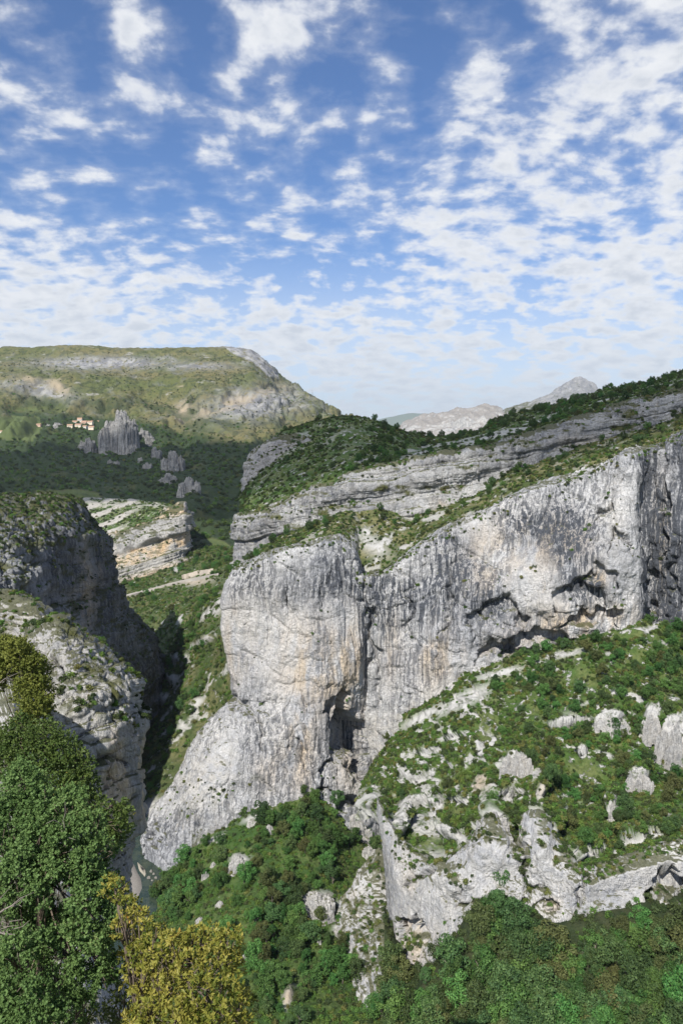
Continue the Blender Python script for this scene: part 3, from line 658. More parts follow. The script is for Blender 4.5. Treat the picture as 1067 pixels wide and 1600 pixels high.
def l_disp(P, N, px, py):
    h = 4.0 * fbm(P / 28, 5) + 1.2 * fbm(P / 7, 3, .5, True); rk = l_rock(P, px, py); fr, on = l_steps(P, px, py)
    h = h + rk * (3.6 + 2.6 * fbm(S(P, 1 / 4, 1 / 4, 1 / 9), 4, .6, True) + strata_disp(P, 2.2, 1.0, -.1, .1))
    return h + on * 2.2 * (sst(fr, 0, .16) - fr) * (1 - rk)
def l_masks2(D):
    m = l_masks(D); P, px, py = D['P'], D['px'], D['py']; rk = l_rock(P, px, py); fr, on = l_steps(P, px, py)
    m['bare'] = np.clip(np.maximum(np.maximum(m['bare'], rk), on * (1 - sst(fr, .16, .30)) * 1.0), 0, 1); return m
LS = patch('lower_terrace', [l0, l1, l2, l3, l4, l5], M['slope'], 1.1, 5, disp=l_disp, fine=lambda P, N, px, py: l_rock(P, px, py) * rock_fine(P, 1.0, .6), masks=l_masks2)

m_bot = [(560, 1330), (596, 1420), (612, 1480), (640, 1512), (690, 1492), (725, 1452), (740, 1408), (790, 1398), (830, 1398), (850, 1430), (870, 1447), (920, 1432), (960, 1412), (1010, 1405), (1067, 1412), (1160, 1412)]
m_botY = [(560, 310), (600, 284), (640, 268), (690, 256), (740, 254), (830, 252), (870, 244), (960, 242), (1067, 242), (1160, 242)]
xs5 = [576, 590, 597, 606, 620, 640, 665, 690, 735, 755, 768, 785, 800, 816, 826, 842, 868, 900, 925, 950, 975, 1000, 1012, 1040, 1067, 1110, 1160]
m0 = line(xs5, m_top, m_topY, -3, 7); m1 = line(xs5, m_top, m_topY, 0, 0); m4 = line(xs5, m_bot, m_botY, 0, 0)
m2 = m1 + (m4 - m1) * .35; m3 = m1 + (m4 - m1) * .7
m2[:, 2] -= np.interp(xs5, [590, 640, 800, 900, 1160], [0, 4, 4, 3, 3]); m5 = line(xs5, m_bot, m_botY, 40, -4)
for A, dx in ((m0, 16), (m1, 14), (m2, 22), (m3, 30), (m4, 34), (m5, 36)):   # the left edge turns back into the cleft
    A[0, 2] += 45; A[0, 0] = A[1, 0] + 4; A[1, 2] += 9
for A, dx in ((m2, 6), (m3, 14), (m4, 20), (m5, 24)): A[0:4, 0] += dx * np.array([1, 1, .9, .6])
def m_disp(P, N, px, py):
    px = px + 26 * fbm(P / 9.1, 3); py = py + 22 * fbm(P / 7.7 + 19, 3)
    h = rock_disp(P, .42, .7, .7, .8)
    h = h - 9 * blob(px, py, 818, 1340, 4, 55, -.22) - 5 * blob(px, py, 835, 1390, 14, 5, -.2)
    h = h - 9 * cave(px, py, 1045, 1395, 36, 50, .06) - 5 * cave(px, py, 665, 1372, 26, 22, .12) - 8 * cave(px, py, 770, 1408, 55, 14, .15)
    h = h - 6 * cave(px, py, 645, 1470, 24, 50, .08) + 4 * blob(px, py, 700, 1372, 35, 12, .2) - 5 * blob(px, py, 905, 1390, 4, 40, .1)
    h = h + 4 * blob(px, py, 770, 1330, 25, 40) + 4 * blob(px, py, 845, 1320, 16, 40, -.2) - 4 * cave(px, py, 850, 1420, 14, 16)
    return h
def m_masks(D):
    px, py, P = D['px'], D['py'], D['P']
    warm = 1.0 * blob(px, py, 650, 1470, 28, 40) + .8 * blob(px, py, 862, 1415, 14, 12) + .5 * blob(px, py, 640, 1380, 16, 50) + .5 * blob(px, py, 1010, 1400, 8, 30)
    dark = .6 * blob(px, py, 605, 1380, 12, 70) + .5 * blob(px, py, 1045, 1385, 30, 25)  # shade painted into the rock colour on the left flank and cave
    mt = np.interp(px, [p[0] for p in m_top], [p[1] for p in m_top])
    return dict(warm=warm, dark=dark, pale=.45 + 0 * px, turf=.8 * (1 - sst(py, mt + 2, mt + 18)) * sst(fbm(P / 8, 3), .0, .2))
MC = patch('lower_cliff', [m0, m1, m2, m3, m4, m5], M['lower'], 1.1, 4, disp=m_disp, fine=lambda P, N, px, py: rock_fine(P, .8, .75), masks=m_masks)

xs6 = [600, 640, 690, 740, 800, 860, 920, 1000, 1067, 1160]
n0 = line(xs6, m_bot, m_botY, -16, 8); n1 = line(xs6, m_bot, m_botY, 14, -6)
n2 = n1.copy(); n2[:, 1] = np.interp(xs6, [600, 700, 1160], [1560, 1530, 1510]); n2[:, 2] = np.interp(xs6, [600, 700, 1160], [262, 240, 224])
n3 = n1.copy(); n3[:, 1] = 1610; n3[:, 2] = np.interp(xs6, [600, 700, 1160], [250, 224, 208])
n4 = n1.copy(); n4[:, 1] = 1760; n4[:, 2] = np.interp(xs6, [600, 700, 1160], [225, 198, 180])
M['shadefloor'] = slope_mat('shadowed_wood_floor', 1.0, green=(.022, .036, .012), dry=(.05, .055, .024), bias=.16)  # darker floor: the deep shadows between the crowns put into its colour
NS = patch('wooded_slope', [n0, n1, n2, n3, n4], M['shadefloor'], 2.5, 5, disp=lambda P, N, px, py: 2.5 * fbm(P / 25, 4),
           masks=lambda D: dict(bare=0 * D['px'], tan=0 * D['px']))

xs7 = [196, 225, 245, 270, 300, 335, 370, 400, 440, 480, 510, 545, 575, 600, 625]
o1 = row(xs7, [(196, 1430, 345), (225, 1405, 364), (243, 1368, 389), (270, 1340, 389), (300, 1318, 384), (335, 1290, 388), (400, 1246, 394), (480, 1238, 396), (510, 1256, 396), (545, 1292, 396), (575, 1310, 396), (625, 1330, 396)])
o0 = o1.copy(); o0[:, 1] -= 10; o0[:, 2] += 10
o4 = row(xs7, [(196, 1700, 232), (625, 1700, 226)])
o2 = o1 + (o4 - o1) * .30; o3 = o1 + (o4 - o1) * .65
o2[:, 2] = np.interp(xs7, [196, 300, 480, 625], [312, 330, 340, 338]); o3[:, 2] = np.interp(xs7, [196, 300, 480, 625], [262, 272, 282, 280])
O_ROCKS = [(375, 1342, 14, 9, .2), (492, 1407, 30, 14, -.2), (450, 1557, 9, 20, .2), (545, 1420, 22, 14, .4), (530, 1450, 10, 8, 0), (400, 1275, 22, 5, -.4), (335, 1310, 18, 4, -.5)]
def o_masks(D):
    px, py, P = D['px'], D['py'], D['P']; n = fbm(P / 9, 4); bare = 0 * px
    for r in O_ROCKS: bare = np.maximum(bare, 1.2 * blob(px, py, *r))
    return dict(bare=bare * sst(n + .5 * bare, -.1, .2), tan=blob(px, py, 450, 1557, 9, 20, .2))
OS = patch('bushy_spur', [o0, o1, o2, o3, o4], M['woodfloor'], 1.5, 5,
           disp=lambda P, N, px, py: 5 * fbm(P / 45, 4) + 1.0 * fbm(P / 8, 3) + 3 * sum(blob(px, py, *r) for r in O_ROCKS[:5]), masks=o_masks)

rib = [[(548, 1396, 334), (570, 1360, 342), (590, 1335, 348), (606, 1330, 352)],
       [(536, 1412, 328), (560, 1385, 330), (588, 1365, 330), (612, 1360, 336)],
       [(528, 1445, 320), (556, 1430, 318), (590, 1425, 314), (622, 1430, 317)],
       [(548, 1500, 300), (572, 1495, 295), (604, 1490, 292), (640, 1500, 296)],
       [(566, 1560, 280), (592, 1555, 274), (622, 1550, 270), (652, 1560, 274)],
       [(572, 1640, 266), (600, 1640, 260), (632, 1640, 256), (662, 1640, 262)]]
RIB = patch('rock_rib', rib, M['lower'], 1.1, 4, disp=lambda P, N, px, py: rock_disp(P, .6, .7, .8, 1.0) + 1.5, fine=lambda P, N, px, py: rock_fine(P, 1, .75),
            masks=lambda D: dict(warm=.4 * sst(fbm(D['P'] / 12, 3), .1, .4), dark=0 * D['px'], pale=.5 + 0 * D['px'], turf=sst(fbm(D['P'] / 9, 4), .0, .2)))

# ------------------------------------------------------------------ the gorge
gg = [[(150, 868, 1120), (230, 865, 1120), (300, 848, 1150), (345, 850, 1120), (410, 860, 1000)],
      [(150, 905, 1020), (230, 900, 1010), (300, 885, 1000), (345, 880, 960), (410, 880, 860)],
      [(160, 940, 930), (230, 935, 910), (300, 925, 860), (345, 915, 760), (410, 910, 640)],
      [(180, 1000, 820), (245, 1000, 780), (300, 990, 670), (350, 985, 570), (410, 980, 500)],
      [(190, 1060, 690), (245, 1060, 665), (300, 1055, 585), (350, 1050, 540), (410, 1050, 480)],
      [(190, 1120, 615), (240, 1120, 592), (290, 1120, 535), (345, 1115, 515), (400, 1115, 470)],
      [(185, 1180, 550), (222, 1180, 532), (265, 1180, 495), (320, 1180, 490), (380, 1180, 450)],
      [(180, 1240, 495), (212, 1236, 485), (240, 1240, 465), (285, 1245, 440), (340, 1250, 420)],
      [(190, 1275, 480), (214, 1275, 462), (226, 1292, 442), (260, 1300, 422), (300, 1310, 405)]]
G_ROCKS = [(285, 965, 14, 6, -.7), (330, 955, 28, 10, -.5), (345, 940, 22, 10, -.5), (320, 1000, 22, 6, -.5), (280, 1030, 16, 10, -.2), (270, 1060, 12, 10, .2), (305, 1100, 18, 8, -.6), (255, 1090, 10, 10, 0), (290, 1130, 16, 5, -.6)]
def g_masks(D):
    px, py, P = D['px'], D['py'], D['P']; n = fbm(P / 22, 4); bare = 0 * px
    for r in G_ROCKS: bare = np.maximum(bare, 1.2 * blob(px, py, *r))
    n9 = fbm(P / 7, 4); bare = bare * sst(n + .9 * n9 + .3 * bare, .10, .35); bare = np.maximum(bare, .8 * sst(n + .6 * n9, .28, .4) * (py > 1000))
    bare = np.maximum(bare, sst(py, 1236, 1262)); bare = np.maximum(bare, 1.0 * blob(px, py, 307, 908, 26, 7, -.15)); bare = np.maximum(bare, blob(px, py, 275, 890, 6, 4))
    return dict(bare=bare, tan=blob(px, py, 307, 908, 30, 9, -.1) * .9)
GS = patch('gorge_slope', gg, M['gorge'], 1.3, 6,
           disp=lambda P, N, px, py: 7 * fbm(P / 55, 5) + 5 * sum(blob(px, py, *r) for r in G_ROCKS) + strata_disp(P, 6, 1.6, -.25, 0) * sst(py, 940, 980) - 1, masks=g_masks)

# the bedded cliff across the gorge
ff = [[(140, 852, 1110), (170, 842, 1130), (205, 824, 1140), (240, 806, 1150), (270, 792, 1160), (288, 790, 1170), (294, 800, 1200), (290, 812, 1280)],
      [(140, 868, 1040), (170, 853, 1050), (205, 836, 1058), (240, 818, 1066), (270, 803, 1075), (287, 797, 1085), (296, 812, 1120), (294, 818, 1240)],
      [(140, 885, 1020), (172, 872, 1030), (207, 858, 1038), (242, 840, 1046), (272, 826, 1056), (290, 822, 1068), (297, 830, 1110), (295, 834, 1240)],
      [(140, 902, 1005), (175, 888, 1015), (212, 876, 1024), (246, 862, 1034), (272, 850, 1046), (288, 846, 1060), (296, 848, 1100), (294, 850, 1230)],
      [(140, 915, 1000), (178, 902, 1008), (214, 898, 1016), (250, 886, 1026), (274, 872, 1040), (286, 864, 1054), (294, 864, 1095), (292, 866, 1220)],
      [(140, 935, 990), (180, 925, 998), (216, 918, 1006), (252, 904, 1016), (276, 888, 1030), (288, 880, 1044), (296, 878, 1085), (294, 880, 1210)]]
FC = patch('bedded_cliff', ff, M['bedded'], .95, 4,
           disp=lambda P, N, px, py: strata_disp(P, 9.0, 8.0, -.30, .0, .12) + 2.5 * fbm(P / 30, 4, .5, True) - 6, fine=lambda P, N, px, py: rock_fine(P, .5, 1.6),
           masks=lambda D: dict(warm=np.clip(1.3 * sst(np.sin((D['P'][..., 2] - .30 * D['P'][..., 0] + 6 * fbm(D['P'] / 60, 2)) / 7.5), .1, .7) + 1.0 * sst(D['py'] + .33 * (D['px'] - 170), 905, 925), 0, 1),
                                dark=.25 * sst(fbm(D['P'] / 40, 3), 0, .3), pale=.3 + 0 * D['px'], turf=.7 * sst(fbm(S(D['P'], 1 / 40, 1 / 40, 1 / 15), 3), .2, .35)))
fs = [[(95, 783, 1420), (140, 781, 1420), (190, 781, 1420), (235, 785, 1400), (268, 790, 1360), (292, 796, 1300)],
      [(95, 800, 1300), (140, 796, 1300), (190, 792, 1300), (235, 792, 1290), (268, 794, 1250), (291, 797, 1220)],
      [(95, 840, 1160), (150, 826, 1180), (195, 808, 1200), (238, 800, 1200), (268, 796, 1190), (290, 797, 1160)],
      [(95, 885, 1060), (160, 858, 1065), (204, 838, 1072), (240, 820, 1080), (270, 805, 1090), (287, 799, 1100)],
      [(95, 905, 1055), (160, 872, 1062), (204, 850, 1070), (240, 832, 1078), (270, 816, 1088), (286, 808, 1098)]]
FSL = patch('bedded_slab', fs, M['slope'], 1.1, 4, disp=lambda P, N, px, py: strata_disp(P, 9, 4, -.2, -.25) + 3 * fbm(P / 40, 4),
            masks=lambda D: dict(bare=sst(np.sin((D['py'] + .42 * D['px']) / 2.7 + 2.5 * fbm(D['P'] / 50, 3)), -.1, .4) * (1 - sst(D['px'] + (D['py'] - 790) * .8, 205, 235)) + .8 * (D['py'] < 793) * sst(fbm(D['P'] / 30, 3), -.1, .2), tan=.35 + 0 * D['px']))

# shaded wall on the left of the gorge
hh = [[(-90, 792, 560), (20, 778, 640), (60, 778, 660), (105, 782, 680), (118, 789, 690), (124, 794, 700), (130, 798, 740)],
      [(-90, 800, 430), (20, 784, 520), (60, 784, 540), (103, 786, 560), (117, 792, 590), (123, 797, 620), (130, 800, 700)],
      [(-90, 840, 400), (20, 826, 440), (65, 826, 465), (105, 832, 500), (140, 836, 560), (157, 843, 615), (166, 848, 700)],
      [(-90, 900, 370), (20, 890, 405), (65, 895, 440), (110, 900, 490), (145, 900, 550), (172, 903, 610), (181, 905, 700)],
      [(-90, 950, 350), (20, 945, 392), (70, 950, 432), (120, 952, 492), (160, 952, 560), (190, 950, 615), (200, 952, 700)],
      [(-90, 990, 340), (20, 990, 380), (78, 990, 425), (135, 990, 490), (180, 985, 555), (228, 990, 615), (238, 992, 700)],
      [(-90, 1040, 330), (20, 1040, 370), (85, 1040, 415), (145, 1040, 480), (200, 1035, 548), (245, 1040, 612), (256, 1042, 700)],
      [(-90, 1090, 325), (20, 1090, 362), (90, 1090, 405), (150, 1090, 470), (205, 1090, 540), (247, 1085, 600), (258, 1088, 690)],
      [(-90, 1140, 320), (20, 1140, 355), (90, 1140, 398), (150, 1140, 460), (205, 1135, 530), (242, 1128, 585), (253, 1130, 670)],
      [(-90, 1200, 315), (20, 1200, 350), (90, 1200, 390), (150, 1200, 450), (190, 1195, 520), (208, 1185, 560), (218, 1190, 640)],
      [(-90, 1290, 300), (20, 1290, 335), (90, 1290, 375), (150, 1290, 430), (180, 1285, 480), (200, 1280, 515), (210, 1285, 600)]]
def h_disp(P, N, px, py):
    low = sst(py, 950, 1000) * sst(px, 150, 190)
    h = rock_disp(P, 1.15, 1.1, 1.1, 1.1) * (1 - .4 * low) + low * (strata_disp(P, 6.5, 4.6, .05, .1) - 4) + (1 - low) * (strata_disp(P, 9, 3.0, -.25, .1) - 2.5)
    return h - 6 * blob(px, py, 118, 905, 5, 60, .1) - 5 * blob(px, py, 150, 930, 4, 50)
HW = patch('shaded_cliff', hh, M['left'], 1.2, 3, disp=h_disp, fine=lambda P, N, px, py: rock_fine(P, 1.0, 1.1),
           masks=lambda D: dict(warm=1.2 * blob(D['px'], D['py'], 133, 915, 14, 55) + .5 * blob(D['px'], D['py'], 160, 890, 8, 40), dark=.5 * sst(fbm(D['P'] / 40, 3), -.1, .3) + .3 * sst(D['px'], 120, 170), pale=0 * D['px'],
                                turf=sst(fbm(D['P'] / 22, 4), -.05, .2) * (1 - sst(D['py'] + .2 * D['px'], 850, 900)) + .8 * sst(fbm(S(D['P'], 1 / 26, 1 / 26, 1 / 8), 4), .1, .25)))

ii = [[(-100, 925, 285), (-40, 928, 282), (0, 932, 278), (30, 930, 274), (56, 938, 270), (70, 950, 268), (82, 972, 275)],
      [(-100, 932, 255), (-40, 934, 250), (0, 938, 246), (30, 936, 242), (58, 943, 238), (72, 956, 236), (78, 975, 245)],
      [(-100, 955, 246), (-40, 955, 241), (0, 958, 237), (30, 958, 233), (60, 964, 229), (76, 975, 228), (84, 985, 238)],
      [(-100, 985, 238), (-40, 985, 233), (0, 986, 229), (30, 988, 225), (62, 992, 221), (80, 998, 221), (92, 1000, 230)],
      [(-100, 1030, 230), (-40, 1030, 225), (0, 1035, 221), (30, 1035, 217), (64, 1040, 213), (86, 1045, 213), (100, 1050, 222)],
      [(-100, 1130, 215), (-40, 1130, 210), (0, 1135, 206), (30, 1135, 203), (64, 1140, 200), (90, 1145, 200), (110, 1150, 208)]]
ii = [[(a, b, c * .235) for a, b, c in r] for r in ii]
IL = patch('ledge_rocks', ii, M['knob'], 1.1, 3, disp=lambda P, N, px, py: strata_disp(P, 1.0, .75, .1, .1) + rock_disp(P, .6, .13, .4, 1) - .6, fine=lambda P, N, px, py: rock_fine(P, .9, .145),
           masks=lambda D: dict(warm=.2 + 0 * D['px'], dark=0 * D['px'], pale=.5 + 0 * D['px'], turf=sst(fbm(D['P'] / 3, 4), .08, .25)))
kk = [[(40, 985, 215), (66, 984, 212), (90, 972, 208), (115, 984, 206), (147, 1006, 204), (174, 1032, 202), (190, 1050, 204), (198, 1056, 220)],
      [(40, 1000, 172), (60, 996, 172), (90, 984, 174), (120, 996, 174), (150, 1018, 174), (178, 1043, 175), (196, 1066, 179), (204, 1072, 200)],
      [(40, 1060, 160), (60, 1056, 160), (90, 1045, 158), (120, 1050, 157), (150, 1062, 157), (180, 1080, 160), (203, 1096, 168), (209, 1098, 195)],
      [(40, 1125, 152), (60, 1125, 152), (90, 1115, 148), (122, 1118, 147), (152, 1126, 148), (182, 1136, 152), (204, 1142, 162), (209, 1144, 190)],
      [(40, 1190, 147), (60, 1190, 147), (90, 1182, 143), (122, 1185, 142), (152, 1190, 143), (182, 1198, 148), (203, 1205, 158), (208, 1207, 186)],
      [(40, 1255, 143), (60, 1255, 143), (90, 1250, 139), (122, 1252, 138), (152, 1258, 139), (182, 1262, 144), (202, 1268, 154), (207, 1270, 182)],
      [(40, 1330, 138), (60, 1330, 138), (90, 1330, 134), (122, 1332, 133), (150, 1335, 134), (172, 1338, 139), (186, 1340, 148), (194, 1342, 176)],
      [(40, 1450, 130), (60, 1450, 130), (90, 1450, 126), (122, 1450, 125), (150, 1450, 126), (168, 1450, 131), (180, 1450, 140), (188, 1450, 168)]]
def k_disp(P, N, px, py):
    px = px + 15.6 * fbm(P / 1.9, 3); py = py + 13.2 * fbm(P / 1.6 + 19, 3)
    h = rock_disp(P, 1.0, .145, .9, 1.0) + strata_disp(P, .95, .36, -.45, .2) - .33 - .75 * cave(px, py, 82, 1040, 22, 22, .1) - .9 * blob(px, py, 82, 1120, 4, 60)
    return h - .5 * cave(px, py, 165, 1190, 24, 16, .15)
def k_masks(D):
    px, py, P = D['px'], D['py'], D['P']; n = fbm(P / 1.45, 4)
    return dict(warm=1.3 * sst(py, 1120, 1180) * sst(px, 140, 175) * (1 - sst(py, 1260, 1300)), dark=.25 * blob(px, py, 160, 1190, 20, 14), pale=.6 * (1 - sst(py, 1100, 1180)),
                turf=1.1 * blob(px, py, 115, 985, 30, 12, .4) + sst(n, .10, .22) * (1 - sst(py, 1080, 1150)))
kk = [[(a, b, c * .225) for a, b, c in r] for r in kk]
KN = patch('pale_knob', kk, M['knob'], 1.05, 5, disp=k_disp, fine=lambda P, N, px, py: rock_fine(P, 1.2, .145), masks=k_masks)

nn = [[(-170, 1015, 40), (-60, 1035, 38), (0, 1050, 36), (26, 1060, 35), (48, 1090, 36), (70, 1120, 40)],
      [(-170, 1030, 32), (-60, 1045, 30), (0, 1058, 27), (22, 1062, 26), (42, 1085, 26), (62, 1110, 30)],
      [(-170, 1100, 27), (-60, 1110, 25), (0, 1118, 22.5), (22, 1112, 22), (44, 1118, 22.5), (80, 1150, 26)],
      [(-170, 1180, 23), (-60, 1185, 21), (0, 1190, 20), (30, 1190, 19.5), (60, 1200, 20), (110, 1230, 22)],
      [(-170, 1300, 18), (-60, 1310, 17), (0, 1320, 16.5), (40, 1320, 16), (80, 1330, 16.5), (140, 1350, 18)],
      [(-170, 1450, 14.5), (-60, 1460, 13.5), (0, 1470, 13), (60, 1470, 13), (110, 1480, 13.2), (165, 1500, 14.5)],
      [(-170, 1700, 11), (-60, 1720, 10.2), (0, 1730, 10), (80, 1740, 10), (150, 1760, 10), (240, 1800, 10.5)],
      [(-300, 2300, 7), (-60, 2350, 6.4), (60, 2400, 6.2), (200, 2400, 6.2), (300, 2420, 6.2), (420, 2450, 6.6)],
      [(-500, 3600, 4), (0, 3700, 3.6), (250, 3700, 3.6), (480, 3700, 3.6), (640, 3700, 3.6), (800, 3700, 4)]]
NR = patch('near_hillside', nn, M['near'], 3.0, 3, disp=lambda P, N, px, py: rock_disp(P, .9, .09, .5, 1), fine=lambda P, N, px, py: rock_fine(P, .9, .09),
           masks=lambda D: dict(warm=.1 + 0 * D['px'], dark=0 * D['px'], pale=.2 + 0 * D['px'], turf=sst(fbm(D['P'] / 1.5, 4), .15, .3) * sst(D['py'], 1170, 1250)))

# ------------------------------------------------------------------ river and gravel
WATER_Z = -238.0
def water():
    m, t, b, out = base_mat('river_water')
    g = t.new('ShaderNodeNewGeometry'); n = t.noise(g.outputs['Position'], .25, 4, .6)
    t.l.new(t.mix(t.sstep(n, .4, .6), rgb(.022, .036, .026), rgb(.042, .055, .036)), b.inputs['Base Color'])
    b.inputs['Roughness'].default_value = .12; b.inputs['Specular IOR Level'].default_value = .5
    bump(t, b, t.noise(g.outputs['Position'], .9, 4, .6), .25, .5)
    V = [(-330, 290, WATER_Z), (-30, 290, WATER_Z), (-30, 640, WATER_Z), (-330, 640, WATER_Z)]
    o = link('river', new_mesh('river', V, [(0, 1, 2, 3)]), m); o['kind'] = 'structure'
water()
def bank(name, pts, mat, h):
    pts = np.array(pts, float); P = at(pts[:, 0], pts[:, 1], 1.0); P = P * (WATER_Z / P[:, 2])[:, None]     # on the water's level
    c = P.mean(0); n = len(P); V = [c + np.array([0, 0, h])]; 
    for f, z in ((.55, h * .75), (.85, h * .35), (1.0, -.6)):
        for q in P: V.append(c + (q - c) * f + np.array([RNG.normal() * .4, RNG.normal() * .6, z * RNG.uniform(.7, 1.2)]))
    F = [(0, 1 + i, 1 + (i + 1) % n) for i in range(n)]
    for r in range(2):
        for i in range(n): F.append((1 + r * n + i, 1 + (r + 1) * n + i, 1 + (r + 1) * n + (i + 1) % n, 1 + r * n + (i + 1) % n))
    o = link(name, new_mesh(name, V, F), mat); o['kind'] = 'structure'; return o
M['gravel'] = plain_mat('river_gravel', (.22, .20, .175), .95, 1.5, .5)
M['sand'] = plain_mat('pale_gravel', (.30, .27, .21), .95, 1.2, .3)
bank('gravel_bank', [(170, 1340), (196, 1338), (208, 1345), (216, 1360), (222, 1372), (224, 1390), (216, 1410), (190, 1420), (165, 1400)], M['gravel'], 1.4)
bank('gravel_bar', [(212, 1346), (217, 1348), (226, 1358), (232, 1366), (228, 1370), (220, 1362)], M['sand'], .5)

# ------------------------------------------------------------------ what can be seen from where (to keep plants to those the place shows)
ZB = np.full((420, 300), 1e9); CELL = 4.0; ZOX, ZOY = 60.0, 40.0
for D in PATCHES.values():
    ix = ((D['px'] + ZOX) / CELL).astype(int).ravel(); iy = ((D['py'] + ZOY) / CELL).astype(int).ravel()
    ok = (ix >= 0) & (ix < 300) & (iy >= 0) & (iy < 420) & (D['dep'].ravel() > 1)
    np.minimum.at(ZB, (iy[ok], ix[ok]), D['dep'].ravel()[ok])
def seen(P, up=0.0):
    px, py, d = project(P + np.array([0, 0, up])); ix = ((px + ZOX) / CELL).astype(int); iy = ((py + ZOY) / CELL).astype(int)
    ok = (ix >= 0) & (ix < 300) & (iy >= 0) & (iy < 420)
    r = np.zeros(len(P), bool); r[ok] = d[ok] < ZB[iy[ok], ix[ok]] * 1.05 + 4
    return r

# ------------------------------------------------------------------ plants
def leaf_quads(C, Nrm, size, aspect, rng, jitter=.6):
    """one quad per leaf clump: centres C, facing roughly along Nrm"""
    n = len(C); N = Nrm + jitter * rng.normal(size=(n, 3)); N /= np.linalg.norm(N, axis=1, keepdims=True) + 1e-9
    T = np.cross(N, rng.normal(size=(n, 3))); T /= np.linalg.norm(T, axis=1, keepdims=True) + 1e-9
    B = np.cross(N, T); s = (size * rng.uniform(.6, 1.35, n))[:, None]; T = T * s; B = B * s * aspect
    V = np.stack([C - T, C - B * .9 + N * s * .18, C + T, C + B * .9 + N * s * .18], 1).reshape(-1, 3)
    return V, np.arange(4 * n).reshape(n, 4)
def foliage_mesh(name, V, Q, mat, rng, core=None, lv=None):
    lv = rng.random(len(Q)) if lv is None else lv
    me = new_mesh(name, V, quads=Q, smooth=False)
    a = me.attributes.new('lv', 'FLOAT', 'FACE'); a.data.foreach_set('value', lv.astype(np.float32))
    me.materials.append(mat)
    return me
def sphere_pts(n, rng, up=0.0):
    d = rng.normal(size=(n, 3)); d[:, 2] += up; return d / np.linalg.norm(d, axis=1, keepdims=True)
def shrub_geo(seed, n=260, flat=.75):
    rng = np.random.default_rng(seed); L = 9
    cen = sphere_pts(L, rng, .4) * rng.uniform(.25, .62, (L, 1)); cen[:, 2] = np.abs(cen[:, 2]) * flat + .12
    rad = rng.uniform(.34, .55, L); k = rng.integers(0, L, n); d = sphere_pts(n, rng, .45)
    C = cen[k] + d * (rad[k] * rng.uniform(.75, 1.05, n))[:, None]; C[:, 2] = np.maximum(C[:, 2], -.05)
    return leaf_quads(C, d, .135, .8, rng, .5)
def tree_geo(seed, n=3000, tall=1.0):
    rng = np.random.default_rng(seed); L = 30
    d0 = sphere_pts(L, rng, .25); cen = d0 * rng.uniform(.30, 1.0, (L, 1)) * np.array([1, .9, .85 * tall]) + np.array([0, 0, .95 * tall])
    cen[:, 2] = np.maximum(cen[:, 2], .42); rad = rng.uniform(.13, .36, L)
    k = rng.choice(L, n, p=rad ** 2 / (rad ** 2).sum()); d = sphere_pts(n, rng, .35)
    C = cen[k] + d * (rad[k] * rng.uniform(.7, 1.08, n))[:, None]
    return leaf_quads(C, d, .058, .75, rng, .55)
M['shrub_dark'] = leaf_mat('shrub_leaves_dark', (.030, .046, .016), (.066, .088, .028), .15)
M['shrub_mid'] = leaf_mat('shrub_leaves_green', (.055, .106, .020), (.130, .205, .042), .25)
M['shrub_olive'] = leaf_mat('shrub_leaves_olive', (.095, .105, .026), (.17, .175, .05), .2)
M['tree_deep'] = leaf_mat('tree_leaves_deep', (.032, .066, .022), (.092, .145, .044), .2, .35)
M['tree_green'] = leaf_mat('tree_leaves_green', (.040, .102, .024), (.112, .205, .050), .26, .40)
M['tree_olive'] = leaf_mat('tree_leaves_olive', (.060, .075, .024), (.115, .130, .042), .2)
M['bark'] = plain_mat('grey_bark', (.16, .135, .11), .9, 3.0, .4)

def hidden_collection(name, meshes):
    c = bpy.data.collections.new(name)
    for i, me in enumerate(meshes):
        o = bpy.data.objects.new('%s_%02d' % (name, i), me); c.objects.link(o)
    return c
SHRUBS = []
for mi, mk in enumerate(('shrub_dark', 'shrub_mid', 'shrub_olive')):
    for k in range(4):
        V, Q = shrub_geo(100 + k, flat=(.6, .75, .9, 1.05)[k]); SHRUBS.append(foliage_mesh('shrub', V, Q, M[mk], np.random.default_rng(5 + k)))
TREES = []
for mi, mk in enumerate(('tree_deep', 'tree_green', 'tree_olive')):
    for k in range(4):
        V, Q = tree_geo(300 + k, tall=(.85, 1.0, 1.1, 1.25)[k]); TREES.append(foliage_mesh('crown', V, Q, M[mk], np.random.default_rng(9 + k)))
def tube(pts, rad, seg=6):
    pts = np.array(pts, float); n = len(pts); V = []; F = []
    for i in range(n):
        t = pts[min(i + 1, n - 1)] - pts[max(i - 1, 0)]; t /= np.linalg.norm(t) + 1e-9
        a = np.cross(t, [0.3, 0.9, 0.2]); a /= np.linalg.norm(a) + 1e-9; b = np.cross(t, a)
        for k in range(seg):
            w = 2 * math.pi * k / seg; V.append(pts[i] + rad[i] * (math.cos(w) * a + math.sin(w) * b))
    for i in range(n - 1):
        for k in range(seg): F.append((i * seg + k, i * seg + (k + 1) % seg, (i + 1) * seg + (k + 1) % seg, (i + 1) * seg + k))
    F.append(tuple(range(seg))[::-1]); F.append(tuple((n - 1) * seg + k for k in range(seg)))
    return V, F
def join_tubes(name, tubes, mat):
    V = []; F = []
    for (v, f) in tubes:
        o = len(V); V += list(v); F += [tuple(o + i for i in q) for q in f]
    me = new_mesh(name, V, F); me.materials.append(mat); return me
